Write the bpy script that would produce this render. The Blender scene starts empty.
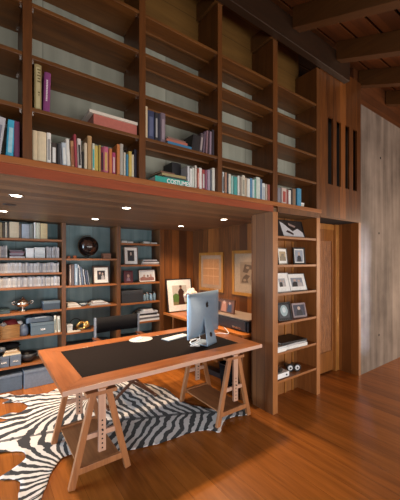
import bpy, bmesh, math, random
from mathutils import Vector, Matrix
random.seed(7)
S = bpy.context.scene
COL = S.collection
PI = math.pi

# ------------------------------------------------------------------ camera
FPX, YAW, EYE = 298.3, math.radians(35.907), 1.6
cd = bpy.data.cameras.new('camera'); cam = bpy.data.objects.new('camera', cd); COL.objects.link(cam)
cd.sensor_fit = 'HORIZONTAL'; cd.sensor_width = 36.0; cd.lens = 36.0 * FPX / 400.0
cd.shift_y = 10.0 / 400.0; cd.clip_start = 0.05
cam.location = (0, 0, EYE); cam.rotation_euler = (PI/2, 0, -YAW)
S.camera = cam

# ------------------------------------------------------------------ world, daylight, exposure
W = bpy.data.worlds.new('world'); S.world = W; W.use_nodes = True
bg = W.node_tree.nodes['Background']; bg.inputs[0].default_value = (0.62, 0.76, 1.0, 1); bg.inputs[1].default_value = 0.06
S.view_settings.view_transform = 'Standard'; S.view_settings.look = 'None'
S.view_settings.gamma = 1.0; S.view_settings.exposure = 0.35
try: S.view_settings.use_curve_mapping = False
except Exception: pass

def area(name, loc, rot, sx, sy, power, color, spread=None):
    l = bpy.data.lights.new(name, 'AREA'); l.shape = 'RECTANGLE'; l.size = sx; l.size_y = sy
    l.energy = power; l.color = color
    if spread: l.spread = spread
    o = bpy.data.objects.new(name, l); COL.objects.link(o); o.location = loc; o.rotation_euler = rot
    return o
# tall glazing behind the camera, under the low eaves
area('window_daylight_rear', (1.8, -2.7, .9), (math.radians(90), 0, 0), 8.5, 1.5, 190, (1.0, 0.97, 0.93))
# glazing at the far left end of the nook
area('window_daylight_left', (-2.9, 3.25, 1.1), (math.radians(90), 0, math.radians(-90)), 2.0, 1.8, 160, (0.66, 0.84, 1.0))
# added lamp, warms the right-hand floor and concrete; no window known there
area('added_warm_light_right', (7.6, 0.0, 1.3), (math.radians(90), 0, math.radians(90)), 3.6, 2.2, 120, (1.0, 0.74, 0.52))

area('added_streak_light', (4.42, -2.6, 1.2), (math.radians(90), 0, math.radians(1)), .22, 1.7, 2.4, (0.55, 0.74, 1.0), math.radians(5))  # added narrow cool lamp, brightens the concrete wall's left edge; no real opening

# ------------------------------------------------------------------ projection helpers (measuring the photograph)
_F = (math.sin(YAW), math.cos(YAW)); _R = (math.cos(YAW), -math.sin(YAW))
def ray(u, v):
    a = (u-200)/FPX
    return (_F[0]+a*_R[0], _F[1]+a*_R[1], (260-v)/FPX)
def ony(u, v, Y):
    r = ray(u, v); t = Y/r[1]; return r[0]*t, EYE+r[2]*t
def onx(u, v, X):
    r = ray(u, v); t = X/r[0]; return r[1]*t, EYE+r[2]*t
def onz(u, v, z):
    r = ray(u, v); t = (z-EYE)/r[2]; return r[0]*t, r[1]*t

# ------------------------------------------------------------------ materials
MATS = {}
def new_mat(name):
    m = bpy.data.materials.new(name); m.use_nodes = True
    return m, m.node_tree, m.node_tree.nodes['Principled BSDF']
def plain(name, col, rough=0.5, metal=0.0, spec=None, noise=0.12, emit=None):
    if name in MATS: return MATS[name]
    m, nt, b = new_mat(name)
    n = nt.nodes.new('ShaderNodeTexNoise'); n.inputs['Scale'].default_value = 35; n.inputs['Detail'].default_value = 4
    tc = nt.nodes.new('ShaderNodeTexCoord'); nt.links.new(tc.outputs['Object'], n.inputs['Vector'])
    r = nt.nodes.new('ShaderNodeValToRGB')
    r.color_ramp.elements[0].position = .3; r.color_ramp.elements[1].position = .7
    r.color_ramp.elements[0].color = tuple(c*(1-noise) for c in col)+(1,)
    r.color_ramp.elements[1].color = tuple(min(1, c*(1+noise)) for c in col)+(1,)
    nt.links.new(n.outputs['Fac'], r.inputs['Fac']); nt.links.new(r.outputs['Color'], b.inputs['Base Color'])
    b.inputs['Roughness'].default_value = rough; b.inputs['Metallic'].default_value = metal
    if spec is not None: b.inputs['Specular IOR Level'].default_value = spec
    if emit:
        b.inputs['Emission Color'].default_value = emit[0]+(1,); b.inputs['Emission Strength'].default_value = emit[1]
    MATS[name] = m; return m
def wood(name, dark, light, grain='Z', rough=0.45, board=None, board_axis='X', var=0.35, seam=0.004, gscale=1.0, coat=0.0, burl=0.0, spec=0.5):
    """grain runs along `grain`; board = width of boards laid along board_axis"""
    if name in MATS: return MATS[name]
    m, nt, b = new_mat(name); N = nt.nodes; L = nt.links
    tc = N.new('ShaderNodeTexCoord'); mp = N.new('ShaderNodeMapping'); L.new(tc.outputs['Object'], mp.inputs['Vector'])
    sc = [9*gscale]*3; sc['XYZ'.index(grain)] = 0.7*gscale
    mp.inputs['Scale'].default_value = sc
    vec = mp.outputs['Vector']; cellfac = None
    if board:
        sp = N.new('ShaderNodeSeparateXYZ'); L.new(tc.outputs['Object'], sp.inputs[0])
        d = N.new('ShaderNodeMath'); d.operation = 'DIVIDE'; d.inputs[1].default_value = board; L.new(sp.outputs[board_axis], d.inputs[0])
        fl = N.new('ShaderNodeMath'); fl.operation = 'FLOOR'; L.new(d.outputs[0], fl.inputs[0])
        wn = N.new('ShaderNodeTexWhiteNoise'); wn.noise_dimensions = '1D'; L.new(fl.outputs[0], wn.inputs['W'])
        cellfac = wn.outputs['Value']
        sh = N.new('ShaderNodeVectorMath'); sh.operation = 'ADD'; L.new(vec, sh.inputs[0])
        ms = N.new('ShaderNodeVectorMath'); ms.operation = 'SCALE'; L.new(wn.outputs['Color'], ms.inputs[0]); ms.inputs['Scale'].default_value = 20
        L.new(ms.outputs[0], sh.inputs[1]); vec = sh.outputs[0]
        fr = N.new('ShaderNodeMath'); fr.operation = 'FRACT'; L.new(d.outputs[0], fr.inputs[0])
        c1 = N.new('ShaderNodeMath'); c1.operation = 'GREATER_THAN'; c1.inputs[1].default_value = seam/board; L.new(fr.outputs[0], c1.inputs[0])
        seamfac = c1.outputs[0]
    n1 = N.new('ShaderNodeTexNoise'); n1.inputs['Scale'].default_value = 1.3; n1.inputs['Detail'].default_value = 6; n1.inputs['Distortion'].default_value = 1.2+burl; L.new(vec, n1.inputs['Vector'])
    n2 = N.new('ShaderNodeTexNoise'); n2.inputs['Scale'].default_value = 7; n2.inputs['Detail'].default_value = 3; L.new(vec, n2.inputs['Vector'])
    mx = N.new('ShaderNodeMath'); mx.operation = 'MULTIPLY_ADD'; mx.inputs[1].default_value = .35; L.new(n2.outputs['Fac'], mx.inputs[0])
    m7 = N.new('ShaderNodeMath'); m7.operation = 'MULTIPLY'; m7.inputs[1].default_value = .65; L.new(n1.outputs['Fac'], m7.inputs[0]); L.new(m7.outputs[0], mx.inputs[2])
    fac = mx.outputs[0]
    if board:
        a = N.new('ShaderNodeMath'); a.operation = 'SUBTRACT'; a.inputs[1].default_value = .5; L.new(cellfac, a.inputs[0])
        g = N.new('ShaderNodeMath'); g.operation = 'MULTIPLY_ADD'; g.inputs[1].default_value = var; L.new(a.outputs[0], g.inputs[0]); L.new(fac, g.inputs[2]); fac = g.outputs[0]
    r = N.new('ShaderNodeValToRGB'); r.color_ramp.elements[0].position = .3; r.color_ramp.elements[1].position = .72
    warm = lambda c: (min(1, c[0]*1.22), c[1]*1.05, c[2]*.55)
    dark, light = warm(dark), warm(light)
    r.color_ramp.elements[0].color = tuple(dark)+(1,); r.color_ramp.elements[1].color = tuple(light)+(1,)
    L.new(fac, r.inputs['Fac']); colr = r.outputs['Color']
    if board:
        mm = N.new('ShaderNodeMix'); mm.data_type = 'RGBA'; L.new(seamfac, mm.inputs['Factor'])
        mm.inputs['A'].default_value = tuple(c*.35 for c in dark)+(1,); L.new(colr, mm.inputs['B']); colr = mm.outputs['Result']
    L.new(colr, b.inputs['Base Color'])
    b.inputs['Roughness'].default_value = rough; b.inputs['Specular IOR Level'].default_value = spec
    if coat: b.inputs['Coat Weight'].default_value = coat; b.inputs['Coat Roughness'].default_value = .18
    bp = N.new('ShaderNodeBump'); bp.inputs['Strength'].default_value = .12+burl*.3; bp.inputs['Distance'].default_value = .002+burl*.01
    L.new(mx.outputs[0], bp.inputs['Height']); L.new(bp.outputs['Normal'], b.inputs['Normal'])
    MATS[name] = m; return m
def concrete(name, dark, light, board=None):
    if name in MATS: return MATS[name]
    m, nt, b = new_mat(name); N = nt.nodes; L = nt.links
    tc = N.new('ShaderNodeTexCoord'); mp = N.new('ShaderNodeMapping'); L.new(tc.outputs['Object'], mp.inputs['Vector'])
    mp.inputs['Scale'].default_value = (6, 6, .5)
    n1 = N.new('ShaderNodeTexNoise'); n1.inputs['Scale'].default_value = 1.5; n1.inputs['Detail'].default_value = 7; L.new(mp.outputs[0], n1.inputs['Vector'])
    n2 = N.new('ShaderNodeTexNoise'); n2.inputs['Scale'].default_value = 2.2; n2.inputs['Detail'].default_value = 5; L.new(tc.outputs['Object'], n2.inputs['Vector'])
    a = N.new('ShaderNodeMath'); a.operation = 'ADD'; L.new(n1.outputs['Fac'], a.inputs[0]); L.new(n2.outputs['Fac'], a.inputs[1])
    h = N.new('ShaderNodeMath'); h.operation = 'MULTIPLY'; h.inputs[1].default_value = .5; L.new(a.outputs[0], h.inputs[0])
    r = N.new('ShaderNodeValToRGB'); r.color_ramp.elements[0].position = .33; r.color_ramp.elements[1].position = .66
    r.color_ramp.elements[0].color = tuple(dark)+(1,); r.color_ramp.elements[1].color = tuple(light)+(1,)
    L.new(h.outputs[0], r.inputs['Fac']); colr = r.outputs['Color']
    if board:
        sp = N.new('ShaderNodeSeparateXYZ'); L.new(tc.outputs['Object'], sp.inputs[0])
        d = N.new('ShaderNodeMath'); d.operation = 'DIVIDE'; d.inputs[1].default_value = board; L.new(sp.outputs['X'], d.inputs[0])
        fl = N.new('ShaderNodeMath'); fl.operation = 'FLOOR'; L.new(d.outputs[0], fl.inputs[0])
        wn = N.new('ShaderNodeTexWhiteNoise'); wn.noise_dimensions = '1D'; L.new(fl.outputs[0], wn.inputs['W'])
        mr = N.new('ShaderNodeMapRange'); mr.inputs['To Min'].default_value = .78; mr.inputs['To Max'].default_value = 1.1; L.new(wn.outputs['Value'], mr.inputs['Value'])
        fr = N.new('ShaderNodeMath'); fr.operation = 'FRACT'; L.new(d.outputs[0], fr.inputs[0])
        c1 = N.new('ShaderNodeMath'); c1.operation = 'LESS_THAN'; c1.inputs[1].default_value = .03; L.new(fr.outputs[0], c1.inputs[0])
        sb = N.new('ShaderNodeMath'); sb.operation = 'MULTIPLY_ADD'; sb.inputs[1].default_value = -.18; L.new(c1.outputs[0], sb.inputs[0]); L.new(mr.outputs[0], sb.inputs[2])
        vm = N.new('ShaderNodeVectorMath'); vm.operation = 'SCALE'; L.new(colr, vm.inputs[0]); L.new(sb.outputs[0], vm.inputs['Scale']); colr = vm.outputs[0]
    L.new(colr, b.inputs['Base Color']); b.inputs['Roughness'].default_value = .8; b.inputs['Specular IOR Level'].default_value = .25
    bp = N.new('ShaderNodeBump'); bp.inputs['Strength'].default_value = .3; bp.inputs['Distance'].default_value = .004
    L.new(h.outputs[0], bp.inputs['Height']); L.new(bp.outputs['Normal'], b.inputs['Normal'])
    MATS[name] = m; return m

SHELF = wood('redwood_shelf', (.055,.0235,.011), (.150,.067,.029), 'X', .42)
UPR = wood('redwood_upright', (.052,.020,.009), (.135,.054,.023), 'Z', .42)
FASCIA = wood('redwood_fascia', (.15,.035,.018), (.28,.062,.03), 'X', .4)
SOFFIT = wood('redwood_soffit', (.080,.052,.048), (.165,.108,.095), 'X', .45, board=.14, board_axis='Y', var=.4)
WALLW = wood('redwood_wall_boards', (.060,.022,.010), (.18,.070,.029), 'Z', .38, board=.148, board_axis='X', var=.5)
WALLWY = wood('redwood_side_boards', (.060,.022,.010), (.18,.070,.029), 'Z', .38, board=.148, board_axis='Y', var=.5)
ENDW = wood('redwood_end_panel', (.105,.046,.026), (.175,.078,.044), 'Z', .42, board=.115, board_axis='Y', var=.2)
OLIVE = wood('aged_board_wood', (.09,.05,.022), (.15,.085,.038), 'X', .5, board=.28, board_axis='Z', var=.4)
DOORW = wood('rough_door_wood', (.10,.04,.03), (.62,.31,.22), 'Z', .4, gscale=1.7, burl=3.5)
DOORF = wood('door_frame_wood', (.20,.09,.035), (.42,.20,.085), 'Z', .4)
JAMB = wood('jamb_wood', (.12,.05,.022), (.23,.10,.045), 'Z', .42, board=.12, board_axis='Y', var=.4)
FLOORM = wood('oiled_floor_boards', (.16,.055,.018), (.33,.120,.038), 'Y', .27, board=.19, board_axis='X', var=.22, seam=.0015, gscale=.9, spec=.5)
DECK = wood('roof_deck_wood', (.09,.035,.018), (.17,.068,.034), 'X', .5, board=.27, board_axis='Y', var=.6, seam=.0)
RAFT = wood('rafter_wood', (.065,.030,.014), (.11,.052,.024), 'Y', .5)
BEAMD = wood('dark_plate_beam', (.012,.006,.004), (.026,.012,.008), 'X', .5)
TABW = wood('table_border_wood', (.15,.052,.028), (.30,.12,.068), 'X', .3, gscale=1.2)
TABWY = wood('table_border_wood_cross', (.15,.052,.028), (.30,.12,.068), 'Y', .3, gscale=1.2)
EDGEW = wood('daylit_table_edge', (.42,.30,.42), (.55,.42,.62), 'X', .35)  # edge grain, paled further by daylight put into the colour
TREW = wood('trestle_wood', (.20,.088,.062), (.39,.19,.135), 'Z', .4, gscale=1.5)
PALEW = wood('pale_beech_wood', (.40,.27,.36), (.54,.40,.55), 'Z', .4)
BASKET = wood('woven_cane', (.16,.09,.055), (.34,.20,.12), 'X', .7, gscale=4)
CONC = concrete('grey_green_concrete', (.22,.22,.175), (.37,.37,.30), .33)
CONCB = concrete('concrete_daylight_tint', (.11,.185,.21), (.29,.40,.43), .33)  # same concrete as the upper wall, with blue daylight put into the colour
CONCW = concrete('board_marked_concrete', (.10,.076,.062), (.28,.225,.185), .15)
BLACK = plain('black_satin', (.014,.014,.017), .35)
BLACKM = plain('black_matte', (.010,.010,.012), .8, spec=.12)
LEATHER = plain('dark_brown_leather', (.010,.007,.007), .7, spec=.06)
WHITE = plain('white_paper', (.80,.80,.78), .6, noise=.04)
CREAM = plain('cream_paper', (.70,.62,.46), .6)
ALU = plain('brushed_aluminium', (.26,.36,.47), .38, metal=.35, noise=.03)
SILVER = plain('polished_silver', (.75,.72,.68), .22, metal=1, noise=.03)
BRASS = plain('aged_gold', (.55,.35,.12), .3, metal=.8)
WHITEP = plain('white_plastic', (.82,.84,.86), .3, noise=.02)
BLUEBOX = plain('blue_grey_card', (.075,.105,.145), .6)
BLUEBOX2 = plain('slate_box_card', (.13,.16,.21), .6)
GLASSB = plain('blue_glass_jar', (.20,.33,.45), .15)
LAMP = plain('lamp_lens', (1,.93,.8), .4, emit=((1,.88,.70), 14.0), noise=0)
RED = plain('red_cloth', (.22,.02,.03), .8)
GOLDF = wood('gilt_frame_wood', (.16,.075,.025), (.28,.14,.05), 'Z', .3)
MATB = plain('cream_mat_board', (.66,.47,.30), .7, noise=.04)
DRAWN = plain('pencil_drawing', (.55,.34,.20), .7, noise=.25)
INK = plain('brown_ink', (.20,.12,.07), .7)
_cc = {}
def cmat(col, rough=.5):
    k = tuple(round(c, 3) for c in col)+(rough,)
    if k not in _cc: _cc[k] = plain('dye_%d' % len(_cc), col, rough, noise=.08)
    return _cc[k]

def to_mesh(o):
    dg = bpy.context.evaluated_depsgraph_get(); dg.update()
    me = bpy.data.meshes.new_from_object(o.evaluated_get(dg)); n = bpy.data.objects.new(o.name+'_', me); COL.objects.link(n)
    n.parent = o.parent; n.location = o.location; n.rotation_euler = o.rotation_euler; n.scale = o.scale
    nm = o.name; bpy.data.objects.remove(o); n.name = nm
    return n
# ------------------------------------------------------------------ mesh helpers
def bx(bm, x0, x1, y0, y1, z0, z1, mi=0, M=None):
    vs = [bm.verts.new(Vector(p)) for p in ((x0,y0,z0),(x1,y0,z0),(x1,y1,z0),(x0,y1,z0),(x0,y0,z1),(x1,y0,z1),(x1,y1,z1),(x0,y1,z1))]
    if M is not None:
        for v in vs: v.co = M @ v.co
    for f in ((0,3,2,1),(4,5,6,7),(0,1,5,4),(1,2,6,5),(2,3,7,6),(3,0,4,7)):
        bm.faces.new([vs[i] for i in f]).material_index = mi
    return vs
def beam(bm, a, b, w, d, up=(0,1,0), mi=0, w2=None, d2=None):
    """rectangular bar from a to b; w across, d along `up`"""
    a = Vector(a); b = Vector(b); ax = (b-a).normalized(); up = Vector(up)
    s = ax.cross(up).normalized(); t = s.cross(ax).normalized(); w2 = w2 or w; d2 = d2 or d
    vs = []
    for p, ww, dd in ((a, w, d), (b, w2, d2)):
        for i, j in ((-1,-1),(1,-1),(1,1),(-1,1)): vs.append(bm.verts.new(p+s*ww/2*i+t*dd/2*j))
    for f in ((3,2,1,0),(4,5,6,7),(0,1,5,4),(1,2,6,5),(2,3,7,6),(3,0,4,7)): bm.faces.new([vs[i] for i in f]).material_index = mi
def tube(bm, pts, r, seg=10, mi=0, closed=False):
    pts = [Vector(p) for p in pts]; rings = []; n = len(pts)
    prev = None
    for i, p in enumerate(pts):
        if closed: t = pts[(i+1) % n]-pts[i-1]
        else: t = pts[min(i+1, n-1)]-pts[max(i-1, 0)]
        t.normalize()
        if prev is None:
            ref = Vector((0,0,1)) if abs(t.z) < .9 else Vector((1,0,0)); s = t.cross(ref).normalized()
        else:
            s = (prev-t*prev.dot(t))
            s = s.normalized() if s.length > 1e-6 else t.orthogonal().normalized()
        prev = s; q = t.cross(s)
        rr = r[i] if isinstance(r, (list, tuple)) else r
        rings.append([bm.verts.new(p+(s*math.cos(2*PI*k/seg)+q*math.sin(2*PI*k/seg))*rr) for k in range(seg)])
    m = n if closed else n-1
    for i in range(m):
        A, B = rings[i], rings[(i+1) % n]
        for k in range(seg):
            f = bm.faces.new((A[k], A[(k+1) % seg], B[(k+1) % seg], B[k])); f.material_index = mi; f.smooth = True
    if not closed:
        for rg in (rings[0][::-1], rings[-1]):
            try: bm.faces.new(rg).material_index = mi
            except Exception: pass
def lathe(bm, prof, seg=24, c=(0,0,0), mi=0, M=None):
    c = Vector(c); rings = []
    for r, z in prof:
        if r < 1e-5: v = bm.verts.new(c+Vector((0,0,z))); rings.append([v])
        else: rings.append([bm.verts.new(c+Vector((r*math.cos(2*PI*k/seg), r*math.sin(2*PI*k/seg), z))) for k in range(seg)])
    if M is not None:
        for rg in rings:
            for v in rg: v.co = M @ v.co
    for A, B in zip(rings, rings[1:]):
        for k in range(seg):
            k2 = (k+1) % seg
            if len(A) == 1 and len(B) == 1: continue
            if len(A) == 1: f = bm.faces.new((A[0], B[k], B[k2]))
            elif len(B) == 1: f = bm.faces.new((A[k], A[k2], B[0]))
            else: f = bm.faces.new((A[k], A[k2], B[k2], B[k]))
            f.material_index = mi; f.smooth = True
def poly(bm, pts, y, mi=0, th=0.0):
    """flat polygon in the x-z plane facing -y"""
    vs = [bm.verts.new((p[0], y, p[1])) for p in pts]
    f = bm.faces.new(vs); f.material_index = mi
    if f.normal.y > 0: f.normal_flip()
    f.normal_update()
    if th:
        r = bmesh.ops.extrude_face_region(bm, geom=[f])
        bmesh.ops.translate(bm, verts=[g for g in r['geom'] if isinstance(g, bmesh.types.BMVert)], vec=(0, -th, 0))
def obj(name, bm, mats, parent=None, bevel=0.0, loc=None):
    me = bpy.data.meshes.new(name); bmesh.ops.recalc_face_normals(bm, faces=bm.faces[:]); bm.to_mesh(me); bm.free()
    if not isinstance(mats, (list, tuple)): mats = [mats]
    for m in mats: me.materials.append(m)
    o = bpy.data.objects.new(name, me); COL.objects.link(o)
    if parent: o.parent = parent
    if loc: o.location = loc
    if bevel:
        md = o.modifiers.new('bevel', 'BEVEL'); md.width = bevel; md.segments = 2; md.limit_method = 'ANGLE'
    return o
LABELS = []
def tag(o, label, cat, group=None, kind=None):
    o['label'] = label; o['category'] = cat
    if group: o['group'] = group
    if kind: o['kind'] = kind
    LABELS.append(label)
    return o
def thing(name, label, cat, loc=(0,0,0), rz=0, group=None):
    o = bpy.data.objects.new(name, None); COL.objects.link(o); o.empty_display_size = .05
    o.location = loc; o.rotation_euler = (0, 0, rz)
    return tag(o, label, cat, group)
def struct(name, bm, m, parent=None, bevel=0):
    o = obj(name, bm, m, parent, bevel)
    if not parent: o['kind'] = 'structure'
    return o
def B(): return bmesh.new()
def box(name, mat, parent, *a, bevel=0.0):
    bm = B(); bx(bm, *a); return obj(name, bm, mat, parent, bevel)

# ================================================================== SETTING
D = 2.05            # front plane of the bookcase wall
YB, YBB = 4.28, 4.58    # front and back planes of the shelves inside the nook
ZB = 2.20           # top of the loft board
UX = [(-.565,-.515), (.185,.235), (.93,.982), (1.68,1.73), (2.415,2.487), (3.19,3.26)]   # uprights

bm = B(); bx(bm, -3.2, 8, -3.0, 4.9, -.12, 0); struct('floor', bm, FLOORM)
bm = B(); bx(bm, -3.2, 2.36, YBB, 4.75, 0, 2.12); struct('wall_back', bm, CONCB)
bm = B(); bx(bm, 2.355, 2.95, YB, 4.75, 0, 2.10); struct('wall_back_panelled', bm, WALLW)
bm = B(); bx(bm, 2.95, 3.10, 2.42, 4.75, 0, 2.10); bx(bm, 2.48, 2.951, 2.342, 2.42, 0, 2.10); struct('wall_right', bm, WALLWY)
bm = B(); bx(bm, 4.246, 8, D, D+.25, 0, 3.77)
struct('wall_concrete', bm, CONCW)
# tie holes in the concrete are shallow dark plugs set in the wall
bm = B()
for x, z in ((4.85, 3.14), (4.80, 2.0), (4.80, .475), (6.0, 2.0), (6.0, .475), (6.0, 3.14)):
    M = Matrix.Translation((x, D-.001, z)) @ Matrix.Rotation(PI/2, 4, 'X')
    lathe(bm, [(0,0), (.017,0), (.019,-.006), (.019,-.03)], 14, M=M)
struct('trim_4', bm, BLACKM)
# soffit of the nook with the red fascia and the loft board
bm = B(); bx(bm, -3.2, 3.26, D+.012, 4.75, 2.10, 2.145); struct('ceiling_nook', bm, SOFFIT)
bm = B(); bx(bm, -3.2, 2.415, D-.005, D+.012, 2.097, 2.158); struct('trim_1', bm, FASCIA)
bm = B(); bx(bm, 2.487, 3.26, D, D+.012, 2.10, 2.158); struct('trim_6', bm, UPR)
bm = B(); bx(bm, -3.2, 3.262, D-.02, D+.35, 2.158, ZB); struct('trim_2', bm, wood('loft_board_wood', (.16,.06,.026), (.34,.135,.058), 'X', .4), bevel=.003)
# concrete and old boards behind the upper bookcase
bm = B(); bx(bm, -3.2, 3.26, 2.352, 2.50, 2.20, 3.45); struct('wall_upper', bm, CONC)
bm = B(); bx(bm, -3.2, 3.26, 2.352, 2.50, 3.45, 4.6); struct('wall_upper_boards', bm, OLIVE)
# slotted timber panel over the door: boards around four open slots, cavity behind coloured near-black to stand for its shade
bm = B()
slots = [(3.429,3.542), (3.627,3.73), (3.835,3.937), (4.034,4.141)]
xs = [3.262]+[v for s in slots for v in s]+[4.246]
bx(bm, 3.262, 4.246, D, D+.022, 2.115, 2.54); bx(bm, 3.262, 4.246, D, D+.022, 3.37, 4.05)
for i in range(0, len(xs), 2): bx(bm, xs[i], xs[i+1], D, D+.022, 2.54, 3.37)
struct('wall_slotted_panel', bm, WALLW)
bm = B(); bx(bm, 3.262, 4.246, D+.20, D+.24, 2.14, 3.9); bx(bm, 3.262, 4.246, D+.024, D+.40, 2.115, 2.14); struct('wall_slot_cavity', bm, plain('painted_cavity_shade', (.006,.004,.003), .9))
bm = B(); bx(bm, 3.262, 4.246, D-.004, D+.0, 2.115, 2.135); struct('trim_3', bm, SHELF)
# door recess
bm = B(); bx(bm, 4.19, 4.246, D, 2.36, 0, 2.115); struct('trim_5', bm, JAMB)
d1 = bpy.data.objects.new('door_1', None); COL.objects.link(d1); d1.location = (3.27, 2.36, 0); d1['kind'] = 'structure'
bm = B(); bx(bm, 0, .06, 0, .05, 0, 2.11); bx(bm, .83, .92, -.03, .05, 0, 2.11); bx(bm, .06, .83, 0, .05, 2.03, 2.11)
obj('door_frame', bm, DOORF, d1, .003)
bm = B(); bx(bm, .06, .83, .02, .06, .02, 2.03); obj('door_leaf', bm, DOORW, d1)
bm = B(); bx(bm, .06, .15, .006, .02, .02, 2.03); bx(bm, .79, .83, .006, .02, .02, 2.03); bx(bm, .15, .79, .006, .02, 1.87, 2.03); bx(bm, .15, .79, .006, .02, .02, .30)
obj('door_rail', bm, wood('door_rail_wood', (.14,.055,.022), (.30,.125,.05), 'Z', .4), d1, .003)
bm = B(); tube(bm, [(.12,-.0,1.0),(.12,-.04,1.0),(.20,-.045,1.0)], .008); lathe(bm, [(0,0),(.022,0),(.022,.006),(0,.006)], 16, M=Matrix.Translation((.12,.006,1.0)) @ Matrix.Rotation(PI/2, 4, 'X'))
obj('door_handle', bm, plain('dark_bronze', (.06,.04,.03), .35, metal=.8), d1)

# roof: sloping deck of boards with open gaps, rafters and the dark plate beam
SL = .41
def zr(y): return 4.27+SL*(y-2.0)
bm = B()
y = -3.0
ya = [1.71-.27*k for k in range(-12, 18)]
ya.sort()
for a, b_ in zip(ya, ya[1:]):
    y0, y1 = a+.034, b_
    vs = [(-3.2,y0),(8,y0),(8,y1),(-3.2,y1)]
    lo = [bm.verts.new((p[0], p[1], zr(p[1]))) for p in vs]; hi = [bm.verts.new((p[0], p[1], zr(p[1])+.03)) for p in vs]
    bm.faces.new(lo[::-1]); bm.faces.new(hi)
    for i in range(4): bm.faces.new((lo[i], lo[(i+1) % 4], hi[(i+1) % 4], hi[i]))
struct('ceiling', bm, DECK)
bm = B()
lo = [bm.verts.new((x, y, zr(y)+.10)) for x, y in ((-3.2,-3),(8,-3),(8,5.1),(-3.2,5.1))]
bm.faces.new(lo); r = bmesh.ops.extrude_face_region(bm, geom=bm.faces[:]); bmesh.ops.translate(bm, verts=[g for g in r['geom'] if isinstance(g, bmesh.types.BMVert)], vec=(0,0,.1))
struct('ceiling_roofing', bm, plain('black_roof_felt', (.008,.006,.005), .9))
rt = thing('roof_rafter', '', 'beam')
COL.objects.unlink(rt); bpy.data.objects.remove(rt); LABELS.pop()
rn = {2:'second', 3:'third'}
RX = [-.9, -.02, .86, 1.74, 2.62, 3.47, 4.36, 5.24, 6.12]
for i, x in enumerate(RX):
    bm = B(); h = .22
    ps = [(x, -2.9), (x+.12, -2.9), (x+.12, 1.968), (x, 1.968)]
    if x > 4.3: ps = [(x, -2.9), (x+.12, -2.9), (x+.12, 2.14), (x, 2.14)]
    lo = [bm.verts.new((a, b_, zr(b_)-h)) for a, b_ in ps]; hi = [bm.verts.new((a, b_, zr(b_)-.001)) for a, b_ in ps]
    bm.faces.new(lo[::-1]); bm.faces.new(hi)
    for k in range(4): bm.faces.new((lo[k], lo[(k+1) % 4], hi[(k+1) % 4], hi[k]))
    o = struct('trim_%d' % (10+i), bm, RAFT, bevel=.004)
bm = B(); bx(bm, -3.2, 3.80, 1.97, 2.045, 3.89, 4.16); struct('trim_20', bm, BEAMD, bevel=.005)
# tie beams over the uprights
for k, (a, b_) in enumerate(UX[1:5]):
    bm = B(); bx(bm, a-.02, a+.07, 2.03, 2.352, 3.90, 4.06); struct('trim_%d' % (31+k), bm, RAFT)
bm = B(); bx(bm, 4.246, 8, D+.10, D+.15, 3.77, 4.40); bx(bm, 3.0, 8, 4.75, 4.9, 0, 5.2); struct('wall_far', bm, wood('dark_red_boards', (.06,.022,.012), (.13,.048,.025), 'X', .5, board=.12, board_axis='Z'))

# ================================================================== UPPER BOOKCASE
bc = thing('bookcase', 'tall built-in redwood bookcase with open shelves rising from the loft board to the roof', 'bookcase', (0, D, ZB))
ZS = [2.522, 2.840, 3.155, 3.450]
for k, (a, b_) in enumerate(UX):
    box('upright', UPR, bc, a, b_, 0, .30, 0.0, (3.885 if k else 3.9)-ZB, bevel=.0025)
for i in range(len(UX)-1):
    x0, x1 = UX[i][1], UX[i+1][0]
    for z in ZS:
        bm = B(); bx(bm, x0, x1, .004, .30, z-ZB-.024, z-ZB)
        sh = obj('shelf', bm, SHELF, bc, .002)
        if i in (2, 3): box('cleat', SHELF, sh, x0+.001, x1-.001, .13, .15, z-ZB-.038, z-ZB-.024)
        bm = B()
        for xx, sx in ((x0, 1), (x1, -1)):
            for yy in (.035, .25): bx(bm, min(xx, xx+sx*.012), max(xx, xx+sx*.012), yy, yy+.010, z-ZB-.036, z-ZB-.0245)
        obj('shelf_pin', bm, SILVER, sh)
# ================================================================== RIGHT DISPLAY NICHE
nc = thing('display_bookcase', 'narrow redwood bookcase of framed photographs between the nook and the rough wooden door', 'bookcase', (2.415, D, 0))
box('end_panel', ENDW, nc, 0, .072, .004, .289, 0, 2.10)
box('end_panel_edge', wood('edge_strip', (.20,.085,.045), (.36,.165,.09), 'Z', .4), nc, -.002, .074, 0, .0038, 0, 2.10)
box('side_panel', wood('side_panel_wood', (.20,.085,.045), (.36,.165,.09), 'Z', .4), nc, .775, .845, 0, .32, 0, 2.10, bevel=.002)
bm = B(); bx(bm, .072, .775, .27, .289, 0, 2.10); obj('back_panel', bm, wood('niche_back_wood', (.13,.055,.028), (.27,.12,.06), 'Z', .42, board=.176, board_axis='X', var=.3), nc)
for x in (.52, .66): box('batten', DOORF, nc, x, x+.018, .255, .2695, 0.001, 2.099)
NZ = [1.855, 1.55, 1.247, .935, .620, .325]
for z in NZ: box('shelf', wood('niche_shelf_wood', (.16,.065,.03), (.31,.13,.062), 'X', .4), nc, .0725, .7745, .004, .2695, z-.026, z, bevel=.002)

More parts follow.
